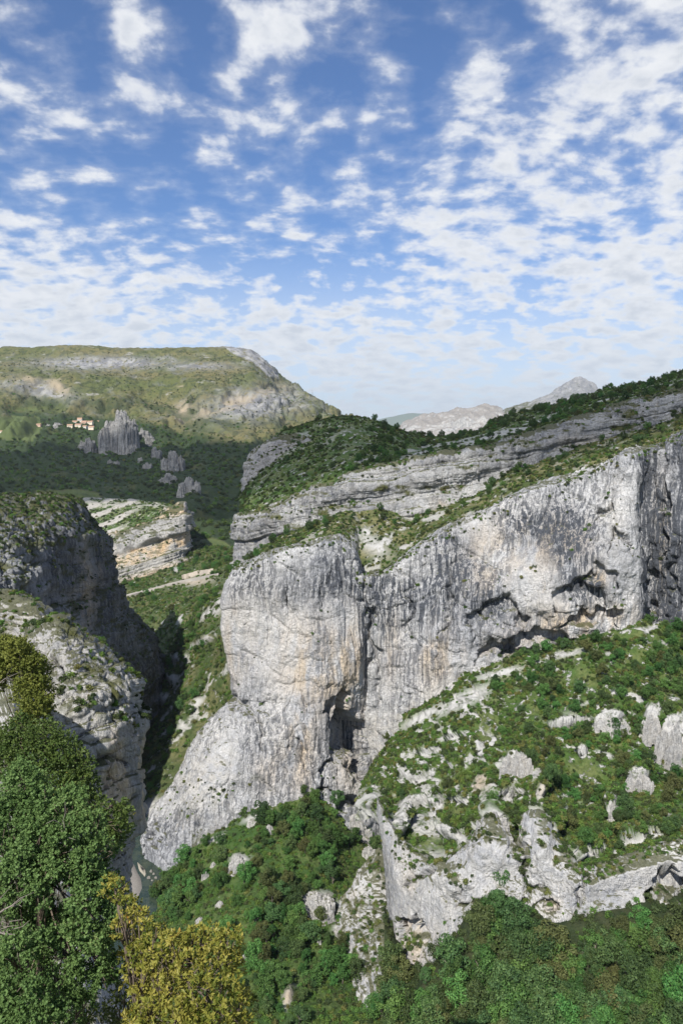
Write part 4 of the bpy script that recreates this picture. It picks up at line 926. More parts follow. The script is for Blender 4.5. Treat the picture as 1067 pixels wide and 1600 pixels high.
def trunk_mesh(seed):
    rng = np.random.default_rng(seed); T = [tube([(0, 0, -.3), (.02, 0, .3), (.05, .03, .75), (.03, .05, 1.1)], [.075, .06, .045, .02])]
    for k in range(5):
        a = 2 * math.pi * (k + rng.random() * .6) / 5; z = rng.uniform(.3, .6); r = rng.uniform(.4, .65)
        T.append(tube([(.03, .02, z), (math.cos(a) * r * .5, math.sin(a) * r * .5, z + .25), (math.cos(a) * r, math.sin(a) * r, z + .5)], [.035, .025, .01], 5))
    return join_tubes('trunk', T, M['bark'])
TRUNKS = [trunk_mesh(k) for k in range(3)]
SHRUB_COL = hidden_collection('shrub_kinds', SHRUBS); TREE_COL = hidden_collection('tree_kinds', TREES)

REC = {'shrub': [], 'tree': []}
def scatter(D, kind, n, dens, r0, r1, region, mats, rng, lift=0.0, keep_hidden=False):
    """plants on a patch: n drawn, dens(D) their share of the ground"""
    w = (D['area'] * np.clip(dens, 0, None)).ravel(); 
    if w.sum() <= 0: return
    k = rng.choice(w.size, n, p=w / w.sum()); P = D['P'].reshape(-1, 3)[k] + rng.normal(size=(n, 3)) * np.array([.3, .3, 0]) * r0
    r = r0 + (r1 - r0) * rng.random(n) ** 1.7
    ok = seen(P, 0) | seen(P + np.stack([0 * r, 0 * r, r], -1))
    for i in np.nonzero(ok)[0]:
        m = rng.choice(3, p=mats); pi = int(m * 4 + rng.integers(0, 4))
        REC[kind].append((P[i] + np.array([0, 0, lift * r[i]]), r[i], rng.uniform(0, 6.283), pi, region))
def n_of(D, s, o=0): return fbm(D['P'] / s + o, 4)
def blk(D, px0, py0, px1, py1): return (D['px'] > px0) & (D['px'] < px1) & (D['py'] > py0) & (D['py'] < py1)
r_ = np.random.default_rng(21)
flat = lambda D, a=.25, b=.5: sst(D['N'][..., 2], a, b)
# lower right wood
mb_ = np.interp(NS['px'], [p[0] for p in m_bot], [p[1] for p in m_bot])
scatter(NS, 'tree', 460, .02 + sst(NS['py'], mb_ + 40, mb_ + 70), 2.8, 6.8, 'wood', (.52, .33, .15), r_)
scatter(NS, 'shrub', 1500, 1 + 0 * NS['px'], 1.0, 2.2, 'wood', (.85, .15, 0), r_)
# spur in the middle
bare = OS['m']['bare']; no = n_of(OS, 30, 3)
treez = (blob(OS['px'], OS['py'], 490, 1310, 60, 55) + .9 * blob(OS['px'], OS['py'], 450, 1440, 60, 110) + .8 * blob(OS['px'], OS['py'], 270, 1370, 40, 60) + blob(OS['px'], OS['py'], 540, 1530, 60, 60) + .10) * (1 - sst(bare, .2, .5))
scatter(OS, 'tree', 330, treez * sst(no, -.4, .2), 1.9, 5.2, 'spur', (.35, .55, .10), r_)
scatter(OS, 'shrub', 5200, (1 - sst(bare, .25, .5)) + .02, .9, 2.1, 'spur', (.25, .65, .10), r_, -.25)
# lower terrace
bare = LS['m']['bare']; nl = n_of(LS, 16, 7)
scatter(LS, 'shrub', 12500, (1 - sst(bare, .2, .5)) * sst(nl, -.35, .05) + .02, .55, 2.1, 'terrace', (.34, .50, .16), r_, -.15)
tz = sst(LS['px'] + .6 * (1150 - LS['py']), 760, 900) * (1 - sst(bare, .1, .3))
scatter(LS, 'tree', 330, tz * sst(nl, -.25, .1) + .03 * (1 - sst(bare, .1, .3)), 1.9, 3.8, 'terrace', (.35, .50, .15), r_)
# cliff ledges
for D, n, reg in ((JL, 190, 'wall'), (JR, 240, 'wall'), (MC, 620, 'lower'), (RIB, 330, 'rib'), (BAND, 1300, 'band'), (DOME, 450, 'dome'), (HW, 2600, 'left'), (FC, 450, 'bedded')):
    nn_ = n_of(D, 14, 2); dens = flat(D, .30, .6) * sst(nn_, .0, .2) + .0004 + .5 * D['m']['turf'] * flat(D, .05, .3)
    k = 1.5 if D is FC else 1.0
    scatter(D, 'shrub', n, dens, .6 * k, 1.9 * k, reg, (.5, .35, .15), r_, -.2)
scatter(JR, 'shrub', 260, 1.0 * (1 - sst(np.abs(JR['py'] - np.interp(JR['px'], [562, 694, 797, 978, 1067], [915, 842, 790, 720, 690])), 0, 16)), .7, 1.7, 'wall', (.4, .4, .2), r_, -.2)
scatter(JL, 'shrub', 240, 1.0 * (1 - sst(np.abs(JL['py'] - np.interp(JL['px'], [366, 450, 530, 562], [897, 866, 850, 905])), 0, 14)) + .8 * blob(JL['px'], JL['py'], 330, 1245, 60, 14, -.5), .6, 1.6, 'wall', (.4, .4, .2), r_, -.2)
mt_ = np.interp(MC['px'], [p[0] for p in m_top], [p[1] for p in m_top])
scatter(MC, 'shrub', 420, (1 - sst(MC['py'], mt_ + 8, mt_ + 26)) * sst(n_of(MC, 7, 5), -.2, .1) * sst(MC['px'], 860, 930), .5, 1.5, 'lower', (.35, .5, .15), r_, -.2)
# upper slopes
bare = UP['m']['bare']; nu_ = n_of(UP, 30, 1)
scatter(UP, 'shrub', 9500, (1 - .93 * sst(bare, .15, .45)) * (sst(nu_, -.4, .05) + .08), 1.0, 2.8, 'upper', (.62, .33, .05), r_, -.15)
sm = sst(UP['px'] + .7 * (UP['py'] - 690), 560, 640)
scatter(UP, 'tree', 620, (1 - sst(bare, .1, .3)) * (.25 + sm) * sst(nu_, -.2, .2), 2.2, 4.2, 'upper', (.6, .3, .1), r_, -.25)
bare = TER['m']['bare']; nt = n_of(TER, 20, 4)
scatter(TER, 'shrub', 5200, (1 - .9 * sst(bare, .25, .5)) * (sst(nt, -.35, .1) + .1), .8, 2.0, 'shelf', (.45, .38, .17), r_, -.15)
bb_ = np.interp(TER['px'], [p[0] for p in band_bot], [p[1] for p in band_bot])
scatter(TER, 'tree', 150, (1 - sst(TER['py'], bb_ + 4, bb_ + 30)) * (1 - sst(bare, .1, .4)) + .04, 1.8, 3.4, 'shelf', (.6, .3, .1), r_, -.1)
# gorge
bare = GS['m']['bare']; ng = n_of(GS, 40, 6)
scatter(GS, 'shrub', 6500, (1 - .95 * sst(bare, .2, .5)) * (sst(ng, -.45, 0) + .15), 1.3, 3.2, 'gorge', (.3, .58, .12), r_, -.2)
scatter(GS, 'tree', 260, (1 - sst(bare, .1, .4)) * sst(ng, -.1, .25), 2.6, 5.0, 'gorge', (.25, .65, .10), r_, -.2)
# slab, knob, ledges, shaded cliff top
scatter(FSL, 'shrub', 900, (1 - .95 * sst(FSL['m']['bare'], .2, .5)) + .02, 1.6, 3.8, 'slab', (.55, .40, .05), r_, -.2)
nk = n_of(KN, 1.6, 2)
scatter(KN, 'shrub', 330, (sst(nk, .02, .2) * flat(KN, .10, .35)) * (1 - sst(KN['py'], 1110, 1170)), .09, .34, 'knob', (.40, .45, .15), r_, -.15)
scatter(IL, 'shrub', 300, sst(n_of(IL, 2.3, 2), 0, .2) * flat(IL, .1, .4) + .004, .10, .35, 'ledge', (.4, .4, .2), r_, -.15)
topm = (1 - sst(HW['py'] + .35 * np.abs(HW['px'] - 40), 835, 880)) * sst(n_of(HW, 16, 3), -.3, .0)
scatter(HW, 'shrub', 1600, topm, 1.0, 2.3, 'left', (.65, .3, .05), r_, -.15)
# far valley woods and the dotted mountainside
rf = np.random.default_rng(33)
nm = n_of(mesa, 120, 3); wd = mesa['m']['wood']
FAR = []
def far_scatter(n, dens, r0, r1, mats):
    w = (mesa['area'] * dens).ravel(); k = rf.choice(w.size, n, p=w / w.sum()); P = mesa['P'].reshape(-1, 3)[k]; r = r0 + (r1 - r0) * rf.random(n) ** 1.5
    ok = seen(P)
    for i in np.nonzero(ok)[0]: FAR.append((P[i], r[i], rf.uniform(0, 6.283), int(rf.choice(3, p=mats) * 4 + rf.integers(0, 4)), 'far'))
low = sst(mesa['py'], 640, 700)
far_scatter(11000, wd * (.3 + low) * (sst(nm, -.5, 0) + .1), 4.0, 9.0, (.45, .52, .03))
far_scatter(5200, (1 - wd) * (1 - mesa['m']['field']) * (1 - .6 * mesa['m']['rock']) * (1 - mesa['m']['tan']) * (mesa['py'] > 548) * sst(nm, -.3, .3), 2.6, 5.5, (.45, .25, .30))

def cloud_of_plants(name, recs, col, label, cat):
    """what nobody could count: instanced plants in one object"""
    if not recs: return
    me = bpy.data.meshes.new(name); P = np.array([r[0] for r in recs], np.float32)
    me.vertices.add(len(P)); me.vertices.foreach_set('co', P.ravel())
    a = me.attributes.new('size', 'FLOAT', 'POINT'); a.data.foreach_set('value', np.array([r[1] for r in recs], np.float32))
    a = me.attributes.new('turn', 'FLOAT_VECTOR', 'POINT')
    a.data.foreach_set('vector', np.array([(RNG.normal() * .08, RNG.normal() * .08, r[2]) for r in recs], np.float32).ravel())
    a = me.attributes.new('pick', 'INT', 'POINT'); a.data.foreach_set('value', np.array([r[3] for r in recs], np.int32))
    o = link(name, me); g = bpy.data.node_groups.new(name, 'GeometryNodeTree')
    g.interface.new_socket('Geometry', in_out='INPUT', socket_type='NodeSocketGeometry')
    g.interface.new_socket('Geometry', in_out='OUTPUT', socket_type='NodeSocketGeometry')
    gi = g.nodes.new('NodeGroupInput'); go = g.nodes.new('NodeGroupOutput'); ip = g.nodes.new('GeometryNodeInstanceOnPoints')
    ci = g.nodes.new('GeometryNodeCollectionInfo'); ci.inputs['Collection'].default_value = col
    ci.inputs['Separate Children'].default_value = True; ci.inputs['Reset Children'].default_value = True
    def na(n, t): x = g.nodes.new('GeometryNodeInputNamedAttribute'); x.data_type = t; x.inputs[0].default_value = n; return x.outputs[0]
    L = g.links.new; L(gi.outputs[0], ip.inputs['Points']); L(ci.outputs[0], ip.inputs['Instance']); ip.inputs['Pick Instance'].default_value = True
    L(na('pick', 'INT'), ip.inputs['Instance Index']); L(na('turn', 'FLOAT_VECTOR'), ip.inputs['Rotation']); L(na('size', 'FLOAT'), ip.inputs['Scale'])
    L(ip.outputs[0], go.inputs[0]); md = o.modifiers.new('plants', 'NODES'); md.node_group = g
    tag(o, label, cat, kind='stuff'); return o

def apparent(r): 
    px, py, d = project(np.array(r[0])[None]); return r[1] * F_PX / d[0], px[0], py[0]
TREE_WHERE = {'wood': 'in the lower right wood', 'spur': 'on the bushy middle spur', 'terrace': 'on the terrace under the wall',
              'upper': 'on the right skyline slope', 'shelf': 'on the shelf above the wall', 'gorge': 'on the dark gorge slope'}
SHRUB_WHERE = {**TREE_WHERE, 'wall': 'on the great pale wall', 'lower': 'on the lower cliff', 'rib': 'on the white rock rib', 'band': 'on the upper cliff band', 'dome': 'on the rounded shoulder',
               'left': 'on the shaded left cliff', 'bedded': 'on the layered cliff', 'slab': 'on the tilted slab', 'knob': 'on the pale left knob', 'ledge': 'on the white left ledges'}
TONE_T = ('deep green', 'bright green', 'olive green'); TONE_S = ('dark green', 'fresh green', 'olive')
ORD = ['', 'second', 'third', 'fourth', 'fifth', 'sixth', 'seventh', 'eighth', 'ninth', 'tenth', 'eleventh', 'twelfth', 'thirteenth', 'fourteenth', 'fifteenth', 'sixteenth', 'seventeenth', 'eighteenth', 'nineteenth']
TENS = {2: 'twent', 3: 'thirt', 4: 'fort', 5: 'fift', 6: 'sixt', 7: 'sevent', 8: 'eight', 9: 'ninet'}
def ordinal(i):   # 0 -> leftmost
    if i == 0: return 'leftmost'
    n = i + 1
    if n < 20: return ORD[n - 1] + ' from left'
    t, u = divmod(n, 10); return (TENS[t] + ('ieth' if u == 0 else 'y-' + ('first' if u == 1 else ORD[u - 1]))) + ' from left'
def single_out(objs):
    """things that read alike are told apart by their order across the picture"""
    sets = {}
    for o, px in objs: sets.setdefault(o['label'], []).append((px, o))
    for lab, l in sets.items():
        if len(l) < 2: continue
        l.sort(key=lambda q: q[0])
        for i, (px, o) in enumerate(l): o['label'] = lab + ', ' + ordinal(i)
def split(recs, n):
    sc = []
    for i, r in enumerate(recs):
        a, px, py = apparent(r); sc.append(a if (-15 < px < 1082 and -15 < py < 1615) else 0)
    order = np.argsort(-np.array(sc)); return [recs[i] for i in order[:n]], [recs[i] for i in order[n:]]
def side(px, py):
    h = 'far left' if px < 215 else 'left' if px < 430 else 'middle' if px < 640 else 'right' if px < 860 else 'far right'
    return h
near_t, rest_t = split(REC['tree'], 300); near_s, rest_s = split(REC['shrub'], 300)
ALL = []
for (P, r, yaw, pi, reg) in near_t:
    a, px, py = apparent((P, r)); size = 'large' if r > 4.2 else 'small' if r < 3 else 'midsize'
    o = bpy.data.objects.new('broadleaf_tree', None); scene.collection.objects.link(o)
    o.location = P; o.rotation_euler = (RNG.normal() * .07, RNG.normal() * .07, yaw); o.scale = (r * RNG.uniform(.85, 1.2), r * RNG.uniform(.8, 1.1), r * RNG.uniform(.75, 1.2))
    row_ = 'at the bottom' if py > 1530 else 'low down' if py > 1440 else 'in the upper half' if py < 1000 else 'higher up'
    tag(o, '%s %s tree %s, %s' % (size, TONE_T[pi // 4], TREE_WHERE[reg], row_), 'tree', 'broadleaf trees ' + TREE_WHERE[reg]); ALL.append((o, px))
    tr = bpy.data.objects.new('trunk', TRUNKS[pi % 3]); scene.collection.objects.link(tr); tr.parent = o
    cr = bpy.data.objects.new('crown', TREES[pi]); scene.collection.objects.link(cr); cr.parent = o
for (P, r, yaw, pi, reg) in near_s:
    a, px, py = apparent((P, r)); o = bpy.data.objects.new('shrub', SHRUBS[pi]); scene.collection.objects.link(o)
    o.location = P; o.rotation_euler = (0, 0, yaw); o.scale = (r, r, r)
    row_ = 'at the bottom' if py > 1530 else 'low down' if py > 1330 else 'in the upper half' if py < 1000 else 'higher up'
    tag(o, '%s %s shrub %s, %s' % (('broad', 'rounded', 'bushy', 'tall')[pi % 4], TONE_S[pi // 4], SHRUB_WHERE[reg], row_), 'shrub', 'shrubs ' + SHRUB_WHERE[reg]); ALL.append((o, px))
single_out(ALL)
cloud_of_plants('scrub', rest_s, SHRUB_COL, 'low evergreen scrub dotted over the slopes and ledges', 'scrub')
cloud_of_plants('woodland', rest_t, TREE_COL, 'smaller trees filling the slopes between the larger ones', 'woodland')
cloud_of_plants('distant_wood', FAR, SHRUB_COL, 'dark wood and bushes of the far valley and mountainside', 'wood')

# ------------------------------------------------------------------ crags, outcrops, boulders
def crag_mesh(name, w, h, dpt, seed, mat, nt_=56, nz_=34, lean=0.0, block=2.2, spikes=7, core=.74):
    """a broken rock: several steep spikes of unequal height on one foot"""
    rng = np.random.default_rng(seed); n = nt_; g = np.linspace(-1, 1, n); X, Y = np.meshgrid(g, g)
    W = np.stack([X, Y, 0 * X], -1) * 2.3 + seed * 7.7; wx = X + .22 * fbm(W, 4); wy = Y + .22 * fbm(W + 31, 4)
    nb = rng.uniform(5, 7.5); bx_ = (np.floor(wx * nb + 1.2 * wy) + .5 - 1.2 * wy) / nb; by_ = (np.floor(wy * nb) + .5) / nb; wx = wx * .45 + bx_ * .55; wy = wy * .45 + by_ * .55; H = np.full(X.shape, -.18)
    for k in range(spikes):
        if k == 0: cx, cy, hh, r = rng.uniform(-.2, .2), .05, 1.0, core
        else: cx, cy, hh, r = rng.uniform(-.7, .7), rng.uniform(-.5, .4), rng.uniform(.3, .85), rng.uniform(.22, .48)
        d = np.sqrt((wx - cx) ** 2 + (wy - cy) ** 2) / r; H = np.maximum(H, hh * (1 - np.clip(d, 0, 1.3) ** block))
    H = H + .10 * (hash1(np.floor(X * nb + 40) * 57 + np.floor(Y * nb + 40), seed) - .5) * sst(H, 0, .3) + .30 * fbm(np.stack([X, Y, 0 * X], -1) * 4 + seed, 5, .62, True) * sst(H, -.1, .4) + .05 * fbm(np.stack([X, Y, H], -1) * 14 + seed, 2)
    H = np.where(X * X + Y * Y > 1.05, -.3, H)
    P = np.stack([X * w * .56 + lean * H * h, Y * dpt * .56, H * h], -1); N = np.stack([X, Y, 0 * X], -1); s_ = max(w, h)
    P = P + N * (w * (.10 * fbm(P / (s_ * .22) + seed, 3, .5, True)))[..., None]
    V = P.reshape(-1, 3); idx = np.arange(n * n).reshape(n, n); Q = np.stack([idx[:-1, :-1], idx[:-1, 1:], idx[1:, 1:], idx[1:, :-1]], -1).reshape(-1, 4)
    Q = Q[(H.ravel()[Q] > -.25).any(1)]; me = new_mesh(name, V, quads=Q, smooth=False)
    for an, val in (('warm', .1), ('dark', .15), ('pale', .4), ('turf', 0)):
        a = me.attributes.new(an, 'FLOAT', 'POINT'); a.data.foreach_set('value', np.full(len(V), val, np.float32))
    me.materials.append(mat); return me
M['crag'] = rock_mat('crag_limestone', 5, light=(.36, .35, .33), mid=(.21, .21, .205), streak=.45)
M['outcrop'] = rock_mat('outcrop_limestone', .55, light=(.54, .52, .48), mid=(.38, .375, .36), streak=.3)
def crag(D, px, py, wpx, hpx, seed, name, label, cat, mat, group=None, depth=.9, sink=.08, lean=0.0, res=(56, 34), block=2.2, spikes=7, core=.74):
    P, N = surf(D, px, py); d = project(P[None])[2][0]; w = wpx * d / F_PX; h = .82 * hpx * d / F_PX
    o = link(name, crag_mesh(name, w, h, w * depth, seed, mat, nt_=res[0], lean=lean, block=block, spikes=spikes, core=core))
    o.location = P + np.array([0, 0, -sink * h]); tag(o, label, cat, group); return o
VC = [(189, 697, 46, 58, 'big grey twin-topped crag rising beside the village'), (137, 706, 24, 24, 'pale rounded crag left of the big grey crag'),
      (222, 684, 11, 16, 'small upright crag just right of the big crag'), (233, 692, 14, 18, 'leaning grey crag right of the big crag'), (204, 710, 17, 20, 'small knobbly crag below the big crag'),
      (242, 718, 16, 20, 'pale flat-sided crag between the big crag and the pyramid'), (275, 733, 30, 30, 'grey pyramid crag in the valley wood'), (262, 754, 22, 16, 'broken low crag below the pyramid'),
      (296, 770, 28, 26, 'ragged crag lowest on the wooded spur'), (89, 676, 22, 15, 'pale rock hump beside the green field'), (220, 722, 7, 8, 'tiny rock tooth in the middle of the wood'),
      (231, 732, 12, 9, 'tiny split rock in the wood under the flat-sided crag'), (161, 714, 12, 10, 'low rock step right of the rounded crag'), (183, 728, 8, 9, 'small stone tooth below the knobbly crag'), (172, 724, 6, 7, 'lone pale stone in the valley wood')]
for i, (px, py, w, h, lab) in enumerate(VC):
    crag(mesa, px, py, w * 1.15, h * 1.1, 40 + i, 'crag', lab, 'crag', M['crag'], 'crags in the valley wood', 1.0, .16, 0, (64, 0), 3.2, 13, .46)
LO = [(805, 1212, 34, 52, 'tall pale rock spike in the middle of the terrace'), (957, 1140, 36, 30, 'blocky white outcrop at right of the terrace'),
      (1016, 1142, 22, 40, 'upright rock pillar beside the dark gap'), (1052, 1186, 44, 74, 'big white outcrop at the right edge'),
      (997, 1226, 26, 26, 'pointed white rock on the right of the terrace'), (957, 1276, 14, 30, 'narrow leaning rock above the lower cliff'),
      (768, 1300, 34, 44, 'jagged rock crown on the edge of the lower cliff'), (834, 1302, 28, 46, 'pointed rock horn beside the dark cleft'),
      (890, 1350, 20, 26, 'sharp rock point on the lower cliff edge'), (725, 1118, 9, 7, 'single white boulder near the top of the terrace')]
for i, (px, py, w, h, lab) in enumerate(LO):
    crag(LS, px, py, w * 1.3, h, 210 + i, 'rock_outcrop', lab, 'rock', M['outcrop'], 'rock outcrops on the lower terrace', .8, .30, 0.0, (64, 0), 2.2, 14, .40)
OO = [(375, 1352, 30, 20, 'largest white boulder on the bushy spur'), (421, 1300, 15, 14, 'white boulder high on the spur'), (396, 1287, 16, 8, 'flat white rock near the top of the spur'), (346, 1312, 14, 8, 'small white rock near the foot of the wall'),
      (321, 1372, 10, 12, 'upright white stone on the left of the spur'), (344, 1416, 14, 10, 'white stone in the middle left of the spur'), (311, 1442, 14, 11, 'pale stone just above the yellow bush'), (382, 1503, 14, 14, 'white stone right of the yellow bush'),
      (370, 1472, 10, 8, 'small white stone above the yellow bush'), (492, 1418, 52, 30, 'broad white outcrop in the middle of the spur'), (501, 1474, 9, 9, 'small stone below the broad outcrop'), (333, 1352, 8, 6, 'tiny white stone left of the largest boulder'),
      (545, 1432, 40, 28, 'white outcrop beside the rock rib'), (530, 1460, 20, 14, 'low white rock left of the rock rib'), (352, 1330, 7, 6, 'tiny pale stone above the largest boulder'), (576, 1340, 26, 22, 'grey rock in the mouth of the cleft'), (558, 1300, 40, 34, 'pale rock lump at the foot of the arched hollow')]
for i, (px, py, w, h, lab) in enumerate(OO):
    crag(OS, px, py, w, h, 120 + i, 'boulder', lab, 'boulder', M['outcrop'], 'pale rocks on the bushy spur', .9, .2, 0, (40, 22))
# boulders along the torrent
for i, (px, py, w) in enumerate([(236, 1362, 5), (241, 1366, 4), (233, 1372, 5), (238, 1376, 3), (244, 1372, 4), (222, 1318, 4)]):
    P = at(px, py, 1.0); P = P * (WATER_Z / P[2]); d = P[1]
    o = link('river_stone', crag_mesh('river_stone', w * d / F_PX, w * .6 * d / F_PX, w * d / F_PX, 150 + i, M['gravel'], nt_=20, nz_=10)); o.location = P
    tag(o, 'grey stone in the white water of the river bend, ' + ordinal([2, 4, 1, 3, 5, 0][i]), 'stone', 'stones in the river bend')

# ------------------------------------------------------------------ village, road, pylon
M['plaster'] = plain_mat('cream_plaster', (.74, .63, .48), .9, .3, .15); M['plaster2'] = plain_mat('pale_plaster', (.68, .62, .52), .9, .3, .12); M['plaster3'] = plain_mat('pink_plaster', (.58, .40, .30), .9, .3, .15)
M['tiles'] = plain_mat('clay_tiles', (.40, .25, .17), .9, .8, .3); M['glass'] = plain_mat('dark_window', (.03, .035, .04), .3, 1, .1)
def house(px, py, wpx, hpx, wall, label, rot=.2, D=mesa):
    P, N = surf(D, px, py); d = project(P[None])[2][0]; w = wpx * d / F_PX / 2; h = hpx * d / F_PX; l = w * .8; e = h * .68
    o = bpy.data.objects.new('house', None); scene.collection.objects.link(o); o.location = P; o.rotation_euler = (0, 0, rot)
    V = [(-w, -l, -3), (w, -l, -3), (w, l, -3), (-w, l, -3), (-w, -l, e), (w, -l, e), (w, l, e), (-w, l, e), (-w, 0, h * .97), (w, 0, h * .97)]
    F = [(0, 1, 5, 4), (2, 3, 7, 6), (1, 2, 6, 9, 5), (3, 0, 4, 8, 7)]
    link('wall', new_mesh('wall', V, F, smooth=False), M[wall], o)
    k = .3; q = 1.06; V = [(-w * q, -l * q - .3, e - k), (w * q, -l * q - .3, e - k), (w * q, 0, h), (-w * q, 0, h), (w * q, l * q + .3, e - k), (-w * q, l * q + .3, e - k)]
    V += [(x, y, z + .45) for x, y, z in V]
    F = [(0, 1, 2, 3), (3, 2, 4, 5), (6, 9, 8, 7), (9, 11, 10, 8), (0, 6, 7, 1), (4, 10, 11, 5), (1, 7, 8, 2), (2, 8, 10, 4), (0, 3, 9, 6), (3, 5, 11, 9)]
    link('roof', new_mesh('roof', V, F, smooth=False), M['tiles'], o)
    for fx in (-.5, 0, .5):
        x = fx * w; ww = w * .11; z0 = e * .42; z1 = e * .72
        link('window', new_mesh('window', [(x - ww, -l - .06, z0), (x + ww, -l - .06, z0), (x + ww, -l - .06, z1), (x - ww, -l - .06, z1), (x - ww, -l + .05, z0), (x + ww, -l + .05, z0), (x + ww, -l + .05, z1), (x - ww, -l + .05, z1)],
             [(0, 1, 2, 3), (0, 4, 5, 1), (3, 2, 6, 7), (0, 3, 7, 4), (1, 5, 6, 2)], smooth=False), M['glass'], o)
    tag(o, label, 'house', 'houses of the hill village')
HS = [(111, 668, 8, 5, 'plaster', 'cream house at the left end of the village'), (118, 664, 8, 6, 'plaster2', 'pale house above the left end of the village'), (126, 660, 7, 7, 'plaster2', 'tallest pale house at the top of the village'),
      (124, 667, 9, 5, 'plaster', 'low cream house in the front row on the left'), (133, 664, 9, 6, 'plaster3', 'pink house in the middle of the village'), (141, 663, 8, 5, 'plaster', 'cream house right of the pink one'),
      (134, 669, 7, 4, 'plaster2', 'small pale house in the middle of the front row'), (149, 662, 9, 5, 'plaster3', 'pinkish house toward the right of the village'), (157, 662, 9, 4.5, 'plaster', 'cream house at the right end of the village'),
      (143, 671, 8, 5, 'plaster', 'lowest cream house among the trees'), (62, 666, 7, 4, 'plaster3', 'lone house at the edge of the green field'), (2, 677, 6, 4, 'plaster2', 'lone pale house at the left edge')]
for h_ in HS: house(*h_[:5], h_[5], rot=RNG.uniform(-.4, .5))
M['road'] = plain_mat('pale_road', (.34, .31, .27), .95, .2, .2); M['retaining'] = plain_mat('stone_masonry', (.36, .31, .25), .95, .4, .3)
def strip(D, name, pts, wid, lift, mat, wall=0.0):
    xs_ = np.linspace(pts[0][0], pts[-1][0], 70); ys_ = np.interp(xs_, [p[0] for p in pts], [p[1] for p in pts]); C = np.array([surf(D, x, y)[0] for x, y in zip(xs_, ys_)])
    for _ in range(12): C[1:-1] = C[1:-1] * .5 + .25 * (C[:-2] + C[2:])
    C[:, 2] += lift; t = np.gradient(C, axis=0); n = np.stack([t[:, 1], -t[:, 0], 0 * t[:, 0]], -1); n /= np.linalg.norm(n, axis=1, keepdims=True)
    n *= np.sign(-(n * C).sum(1))[:, None]; A = C + n * wid / 2; B = C - n * wid / 2 + np.array([0, 0, wall]); Lo = A - np.array([0, 0, 6.0]) + n * .5
    m = len(C); V = np.vstack([Lo, A, B]); i = np.arange(m - 1)
    Q = np.vstack([np.stack([r * m + i, r * m + i + 1, (r + 1) * m + i + 1, (r + 1) * m + i], -1) for r in range(2)])
    o = link(name, new_mesh(name, V, quads=Q, smooth=False), mat); return o
strip(GS, 'road', [(192, 934), (225, 925), (262, 915), (300, 906), (345, 898)], 6.5, 2.0, M['road'])['kind'] = 'structure'
w_ = strip(GS, 'retaining_wall', [(284, 906), (308, 899), (332, 896)], 2.0, 1.0, M['retaining'], 5.0)
tag(w_, 'warm stone retaining wall above the bend of the road', 'wall')
# pylon on the mountain's descending ridge
P, N = surf(mesa, 488, 618); T = []; hp = 30.0
for sx in (-1, 1):
    for sy in (-1, 1): T.append(tube([(sx * 3.2, sy * 3.2, -2), (sx * 1.0, sy * 1.0, hp * .6), (sx * .3, sy * .3, hp)], [.30, .25, .18], 4))
for z in (4, 9, 14):
    e = 3.2 - 2.2 * z / 18
    for a, b in (((-e, -e), (e, -e)), ((e, -e), (e, e)), ((e, e), (-e, e)), ((-e, e), (-e, -e))): T.append(tube([(a[0], a[1], z), (b[0], b[1], z + 4)], [.14, .14], 4))
py_ = bpy.data.objects.new('pylon', None); scene.collection.objects.link(py_); py_.location = P
M['steel'] = plain_mat('galvanised_steel', (.30, .31, .32), .6, 2, .1)
link('lattice_tower', join_tubes('lattice_tower', T, M['steel']), None, py_)
for z, e in ((18, 6), (23, 5), (27, 4)): 
    link('cross_arm', join_tubes('cross_arm', [tube([(-e, 0, z), (0, 0, z + .8), (e, 0, z)], [.15, .3, .15], 4)], M['steel']), None, py_)
tag(py_, 'small steel lattice pylon on the descending mountain ridge', 'pylon')

# ------------------------------------------------------------------ trees in front of the viewer
M['juniper'] = leaf_mat('juniper_scales', (.098, .148, .040), (.215, .285, .088), .28, .06, tip=(.26, .29, .10))
M['juniper2'] = leaf_mat('juniper_scales_yellowish', (.085, .115, .020), (.20, .22, .045), .22, .06)
M['oak_dark'] = leaf_mat('evergreen_oak_leaves', (.058, .086, .020), (.140, .165, .040), .22, .06, tip=(.24, .19, .05), rough=.45)
M['oak_gold'] = leaf_mat('young_oak_leaves', (.070, .120, .018), (.40, .375, .072), .3, .06, tip=(.52, .29, .045), rough=.45)
M['deadwood'] = plain_mat('bleached_deadwood', (.22, .19, .16), .9, 20, .4)
M['nearbark'] = plain_mat('brown_bark', (.13, .10, .075), .95, 18, .4)
def lobes_to_world(lobes):
    C = at([l[0] for l in lobes], [l[1] for l in lobes], [l[3] for l in lobes]); R = np.array([l[2] * l[3] / F_PX for l in lobes]); return C, R
